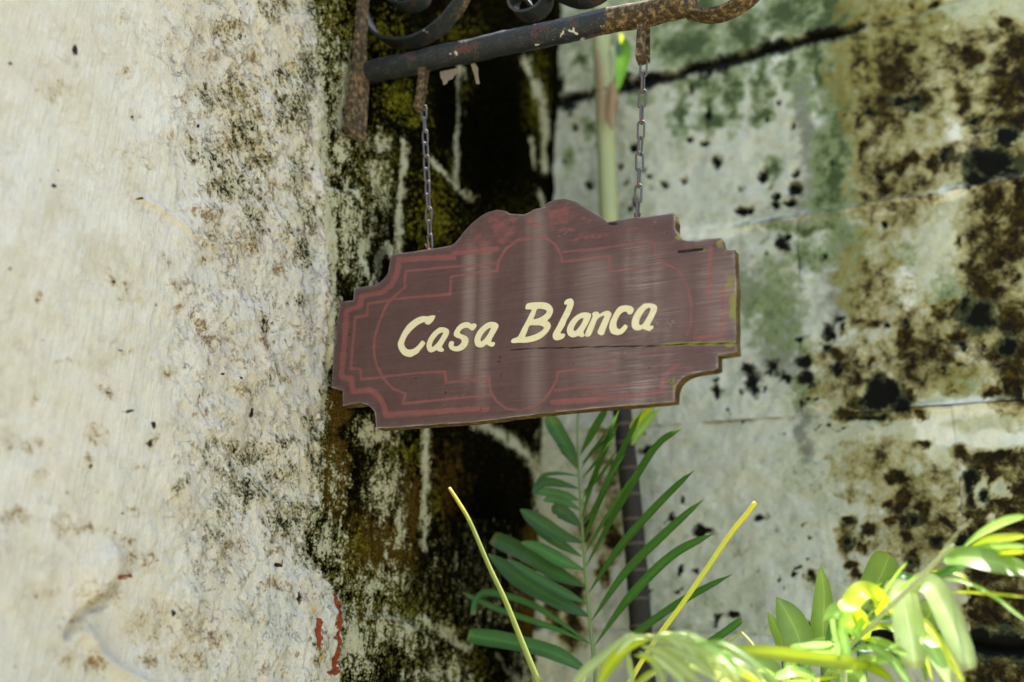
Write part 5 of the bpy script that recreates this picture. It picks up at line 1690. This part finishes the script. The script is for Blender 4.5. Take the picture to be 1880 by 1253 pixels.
# cut stalks standing free in front
OS = 0.62
st = thing('cut_stalk', 'long bare green stalk with blunt yellowing tip, leaning left before the dark stones', 'stalk', RF, (rp((995, 1253, OS))[0], -OS, 0), 'bare stalks in front of the frond')
rib(st, [(p[0], p[1], OS) for p in z5([(12, 382), (50, 440), (105, 535), (190, 732), (262, 885), (335, 1065), (415, 1262)])], (3.2, 5.8), M_STALK_G)
down(st, tuple(z5([(413, 1258)])[0]) + (OS,), (rp((995, 1253, OS))[0] + .02, OS), 5.8, M_STALK_G)
st2 = thing('cut_stalk', 'long bare yellow stalk with a blunt tip, leaning right in front of the pale stones', 'stalk', RF, (rp((1200, 1200, OS))[0], -OS, 0), 'bare stalks in front of the frond')
rib(st2, [(p[0], p[1], OS) for p in z5([(1385, 446), (1340, 505), (1270, 592), (1150, 768), (1040, 925), (945, 1052), (880, 1150), (800, 1290)])], (4.4, 4.6), M_STALK_Y)
down(st2, tuple(z5([(802, 1286)])[0]) + (OS,), (rp((1200, 1200, OS))[0] - .08, OS), 4.6, M_STALK_Y)

# dark strap leaves low at the right, in the shade of the wall
z6 = zz(1380, 850, 3.11)
z7 = zz(1480, 1000, 4.955)
z8 = zz(1640, 920, 3.763)
z9 = zz(1280, 1080, 6.714)
zA = zz(1040, 1120, 7.231)


def out(pts, o0, o1=None):
    n = len(pts)
    o1 = o0 if o1 is None else o1
    return [(p[0], p[1], o0 + (o1 - o0) * i / max(1, n - 1)) for i, p in enumerate(pts)]


SH = .30
TIP = [(0, .9), (.3, 1), (.55, .85), (.8, .5), (1, .02)]
BLT = [(0, .75), (.4, .95), (.7, 1), (.9, .92), (.97, .7), (1, .35)]
so_ = thing('strap_plant', 'dark green strap leaves pointing up behind the sunlit frond at lower right', 'plant', RF, (rp((1560, 1253, SH))[0], -SH, 0))
for i, (pts, w, pr) in enumerate([(z7([(150, 960), (160, 700), (160, 420), (132, 190)]), 205, TIP), (z7([(470, 760), (560, 520), (680, 280), (765, 95)]), 250, BLT), (z9([(1280, 760), (1230, 560), (1100, 300), (975, 110)]), 330, TIP),
                                  (z9([(1060, 760), (1020, 600), (950, 430), (868, 290)]), 190, TIP), (z6([(860, 960), (960, 930), (1020, 860), (1010, 780)]), 150, BLT), (z9([(1000, 1250), (880, 1060), (760, 960), (640, 900)]), 300, BLT), (z9([(1400, 1130), (1300, 1020), (1180, 980), (1060, 940)]), 170, BLT),
                                  (z7([(150, 1150), (260, 1160), (420, 1180), (520, 1120)]), 150, BLT)]):
    k = 4.955 if i in (0, 1, 7) else 3.11 if i == 4 else 6.714
    leaf(so_, out(pts, SH + .02 * (i % 3), SH + .05 + .02 * (i % 2)), w / k, M_LEAF_B, face=(-0.2 + .15 * (i % 3), -1, .25), fold=.12, prof=pr, seed=i)
for k in range(4):
    x_, y_ = [(1512, 1190), (1580, 1160), (1468, 1192), (1440, 1195)][k]
    down(so_, (x_, y_, SH + .02), (rp((1560, 1253, SH))[0] + .02 * k, SH), 8, M_RACHIS)

FZ = 0.55
# the sunlit arching frond at the right
FO = .62
sf = thing('palm_frond', 'sunlit pale green palm frond with drooping leaflets arching up at lower right', 'palm frond', RF, (rp((1540, 1253, FO))[0], -FO, 0))
rib(sf, out(z6([(520, 1090), (560, 1045), (640, 970), (730, 880), (880, 740), (980, 640), (1070, 545), (1150, 470)]), FO, FO + .1), (5.5, 3.2), M_RACHIS_P)
rib(sf, out(z6([(620, 1000), (760, 830), (960, 650), (1060, 545), (1150, 425), (1255, 322)]), FO + .01, FO + .12), (1.6, 1.1), M_RACHIS_P)
down(sf, tuple(z6([(520, 1088)])[0]) + (FO,), (rp((1540, 1253, FO))[0], FO), 5.5, M_RACHIS_P)
DRP = [(0, .3), (.1, .8), (.3, 1), (.6, 1), (.85, .85), (.97, .6), (1, .4)]
SUN = [(z7([(690, 470), (830, 440), (900, 600), (950, 850), (990, 1130)]), 240, 4.955, DRP, M_LEAF_P, (.1, -.9, .6)), (z8([(110, 600), (240, 575), (340, 720), (430, 930), (535, 1165)]), 150, 3.763, DRP, M_LEAF_P, (.25, -.9, .6)),
       (z7([(720, 640), (690, 540), (600, 450), (500, 440), (400, 560), (330, 600)]), 165, 4.955, BLT, M_LEAF_Y, (0, -.8, .7)), (z7([(490, 860), (440, 760), (420, 690), (330, 620), (250, 620), (150, 700)]), 170, 4.955, [(0, .1), (.2, .9), (.5, 1), (.8, .8), (1, .05)], M_LEAF_B, (0, -.9, .5)),
       (z7([(485, 860), (500, 780), (470, 680), (420, 640)]), 150, 4.955, BLT, M_LEAF_Y, (.3, -1, .2)), (z7([(240, 650), (260, 780), (290, 900), (300, 1010)]), 66, 4.955, BLT, M_LEAF_B, (-.3, -1, .2)), (z7([(330, 600), (330, 760), (350, 900), (370, 1050)]), 80, 4.955, BLT, M_LEAF_B, (.3, -1, .2)),
       (z8([(350, 400), (500, 390), (700, 430), (940, 490)]), 150, 3.763, DRP, M_LEAF_B, (0, -.75, .8)), (z8([(460, 345), (600, 240), (760, 160), (920, 110)]), 110, 3.763, BL, M_LEAF_B, (0, -.6, .8)), (z8([(500, 340), (640, 275), (800, 255), (930, 245)]), 62, 3.763, BL, M_LEAF_Y, (0, -.8, .8)),
       (z8([(480, 340), (640, 320), (780, 315), (930, 318)]), 56, 3.763, BL, M_LEAF_B, (0, -.7, .8)), (z8([(640, 350), (780, 355), (930, 350)]), 50, 3.763, BL, M_LEAF_Y, (0, -.9, .5)), (z8([(220, 540), (340, 500), (440, 462), (500, 462)]), 64, 3.763, BL, M_LEAF_D, (0, -.9, .6)),
       (z8([(240, 560), (360, 545), (460, 550), (600, 605), (740, 690), (840, 770), (930, 840)]), 26, 3.763, BL, M_LEAF_B, (0, -.9, .6)), (z8([(320, 635), (500, 630), (700, 645), (930, 666)]), 20, 3.763, BL, M_LEAF_Y, (0, -.9, .6)), (z8([(310, 360), (370, 335), (450, 345)]), 10, 3.763, BL, M_LEAF_Y, (0, -1, .3)),
       (z8([(60, 760), (200, 830), (300, 960), (400, 1120), (500, 1270)]), 60, 3.763, BL, M_LEAF_Y, (.2, -.9, .6)), (z8([(130, 860), (230, 960), (310, 1100), (390, 1270)]), 90, 3.763, BL, M_LEAF_B, (.2, -.9, .6)), (z8([(260, 900), (340, 1010), (420, 1150), (480, 1270)]), 44, 3.763, BL, M_LEAF_Y, (.2, -.9, .6)),
       (z7([(400, 985), (520, 935), (650, 960), (780, 1060), (880, 1180), (950, 1290)]), 78, 4.955, BL, M_LEAF_B, (.2, -.7, .8)), (z7([(500, 860), (640, 880), (780, 940), (940, 1020)]), 84, 4.955, BL, M_LEAF_B, (0, -.6, .8)), (z7([(460, 920), (600, 940), (780, 1040), (960, 1110)]), 44, 4.955, BL, M_LEAF_B, (0, -.7, .8)),
       (z7([(380, 1110), (520, 1100), (650, 1150), (800, 1250)]), 92, 4.955, BL, M_LEAF_Y, (0, -.6, .8)), (z7([(360, 1150), (440, 1160), (500, 1210), (540, 1280)]), 70, 4.955, BL, M_LEAF_B, (0, -.7, .7)), (z7([(520, 830), (600, 760), (700, 735), (800, 740)]), 40, 4.955, BL, M_LEAF_Y, (0, -.8, .7)),
       (z7([(400, 1060), (520, 1050), (640, 1060), (760, 1075)]), 90, 4.955, BL, M_LEAF_B, (0, -.7, .8)), (z7([(690, 480), (800, 310), (920, 155)]), 22, 4.955, BL, M_LEAF_B, (0, -1, .2)), (z7([(820, 440), (900, 370), (1000, 290)]), 26, 4.955, BL, M_LEAF_B, (0, -1, .3)),
       (z7([(240, 900), (150, 915), (0, 930), (-120, 945)]), 84, 4.955, BLT, M_LEAF_B, (0, -.7, .8)), (z7([(260, 960), (120, 975), (-20, 985), (-140, 960)]), 100, 4.955, BLT, M_LEAF_B, (0, -.8, .6)), (z7([(280, 1205), (140, 1225), (0, 1235), (-200, 1250)]), 46, 4.955, BL, M_LEAF_Y, (0, -.8, .7)),
       (z9([(1440, 1110), (1300, 1050), (1160, 1040), (960, 1110)]), 130, 6.714, BLT, M_LEAF_B, (0, -.7, .8)), (z9([(1060, 1250), (900, 1090), (800, 1040), (740, 1010)]), 170, 6.714, BLT, M_LEAF_B, (0, -.7, .8))]
for i, (pts, w, k, pr, mt, fc) in enumerate(SUN):
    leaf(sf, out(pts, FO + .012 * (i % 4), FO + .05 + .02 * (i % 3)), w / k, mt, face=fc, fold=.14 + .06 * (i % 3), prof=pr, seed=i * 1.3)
rngs = random.Random(5)
RBS = smooth_pts(z6([(540, 1080), (560, 1045), (640, 970), (730, 880), (880, 740), (1000, 620)]), 6)
for i in range(18):
    q = RBS[rngs.randrange(len(RBS))]
    side = rngs.choice((-1, 1, 1))
    ln = rngs.uniform(70, 150)
    low = 0.35 if q[1] < 1120 else 0.6
    p = [(q[0], q[1]), (q[0] + side * ln * .3, q[1] - ln * rngs.uniform(-.05, .12)), (q[0] + side * ln * .7, q[1] + ln * rngs.uniform(.05, .3)), (q[0] + side * ln * rngs.uniform(.8, 1.0), q[1] + ln * rngs.uniform(low, .9))]
    leaf(sf, out(p, FO - .02 - .003 * i, FO - .06 + .01 * (i % 9)), rngs.uniform(7, 15), rngs.choice((M_LEAF_B, M_LEAF_D, M_LEAF_D, M_LEAF_B, M_LEAF_Y)), face=(.1 * side, -.75, .75), fold=.25, prof=BL, seed=i * 1.7)
for (pts, r_) in ((z7([(380, 880), (500, 760), (600, 610)]), 1.4), (z7([(520, 700), (600, 610), (700, 480)]), 1.2), (z9([(1390, 1070), (1425, 980)]), 1.0), (z9([(1555, 1110), (1630, 1010)]), 1.0), (z9([(250, 760), (400, 650), (545, 545)]), 1.8), (z9([(548, 545), (640, 640), (720, 740)]), 1.8), (z7([(800, 910), (850, 862)]), .8), (z7([(220, 1200), (400, 1100), (600, 1040)]), 2.2)):
    rib(sf, out(pts, FO + .02, FO + .05), r_, M_RACHIS_Y, name='stalk', n=4)

WK = 1.0
# the nearest frond, out of focus at the bottom edge
NO = 0.86
nf = thing('palm_frond', 'blurred pale yellow palm frond drooping along the bottom edge, nearest to the viewer', 'palm frond', RF, (rp((1300, 1253, NO))[0], -NO, 0))
rib(nf, out(zA([(2600, 1500), (2300, 1000), (1900, 640), (1500, 420), (1150, 360), (860, 340)]), NO - .12, NO), (7, 3.5), M_RACHIS_Y)
down(nf, tuple(zA([(2600, 1490)])[0]) + (NO - .12,), (rp((1400, 1253, NO))[0], NO - .1), 7, M_RACHIS_Y)
NEAR = [(zA([(900, 320), (720, 450), (480, 640), (250, 830), (60, 1050)]), 190, M_LEAF_P), (zA([(880, 290), (760, 380), (660, 480), (600, 560)]), 90, M_LEAF_P), (zA([(900, 360), (850, 330), (800, 360)]), 120, M_LEAF_P), (zA([(1100, 400), (800, 520), (560, 760), (420, 1000)]), 200, M_LEAF_Y),
        (zA([(800, 560), (830, 700), (860, 840), (900, 1010)]), 90, M_LEAF_P), (zA([(1000, 480), (1250, 560), (1500, 740), (1750, 960)]), 200, M_LEAF_P), (zA([(960, 560), (1130, 660), (1240, 830), (1300, 1010)]), 120, M_LEAF_P), (zA([(1300, 480), (1560, 590), (1780, 720), (2000, 900)]), 150, M_LEAF_P),
        (zA([(1020, 400), (1300, 380), (1560, 450), (1800, 540), (2000, 620)]), 90, M_LEAF_P), (zA([(1100, 420), (1350, 440), (1600, 500), (1850, 640)]), 70, M_LEAF_P), (zA([(1200, 780), (1080, 860), (960, 960), (900, 1040)]), 90, M_LEAF_Y), (zA([(1130, 600), (1350, 760), (1500, 900), (1560, 1010)]), 110, M_LEAF_P),
        (zA([(760, 640), (640, 760), (520, 900), (470, 1010)]), 110, M_LEAF_P), (zA([(1500, 580), (1700, 640), (1900, 780)]), 80, M_LEAF_Y), (zA([(900, 600), (1050, 640), (1160, 700)]), 60, M_LEAF_Y), (zA([(1480, 800), (1620, 880), (1800, 1010)]), 90, M_LEAF_Y)]
for i, (pts, w, mt) in enumerate(NEAR):
    leaf(nf, out(pts, NO + .01 * (i % 4), NO + .03 + .01 * (i % 3)), w / 7.231, mt, face=(0, -.7, .8), fold=.2, prof=BL, seed=i * 1.1)
rngn = random.Random(11)
RBN = smooth_pts(zA([(1900, 640), (1500, 420), (1150, 360), (860, 340)]), 8)
for i in range(20):
    bx0, by0 = RBN[rngn.randrange(len(RBN))][:2]
    side = 1 if i % 6 else -0.8
    ln = rngn.uniform(100, 210)
    dx = side * rngn.uniform(0.5, 1.0) * ln
    p = [(bx0, by0), (bx0 + dx * .35, by0 + ln * rngn.uniform(-.06, .05)), (bx0 + dx * .75, by0 + ln * rngn.uniform(.12, .22)), (bx0 + dx, by0 + ln * rngn.uniform(.32, .5))]
    leaf(nf, out(p, NO - .05 + .005 * i, NO - .08 + .008 * i), rngn.uniform(7, 13), rngn.choice((M_LEAF_P, M_LEAF_P, M_LEAF_Y, M_LEAF_B, M_LEAF_P)), face=(.1 * side, -.7, .8), fold=.22, prof=BL, seed=i * 1.9)
NEAR2 = [(z9([(-300, 820), (300, 790), (900, 800), (1400, 870), (1900, 930), (2150, 960)]), 190, M_LEAF_Y), (z9([(-200, 900), (200, 880), (520, 980), (760, 1120), (900, 1250)]), 90, M_LEAF_P), (z9([(-100, 960), (200, 1060), (380, 1160), (480, 1260)]), 130, M_LEAF_P), (z9([(200, 970), (480, 1050), (700, 1140), (860, 1240)]), 70, M_LEAF_Y)]
for i, (pts, w, mt) in enumerate(NEAR2):
    leaf(nf, out(pts, NO - .02, NO - .2 + .03 * i), w / 6.714, mt, face=(0, -1, .3), fold=.12, prof=[(0, .4), (.2, .8), (.5, 1), (.8, .9), (1, .2)], seed=i * 2.1)
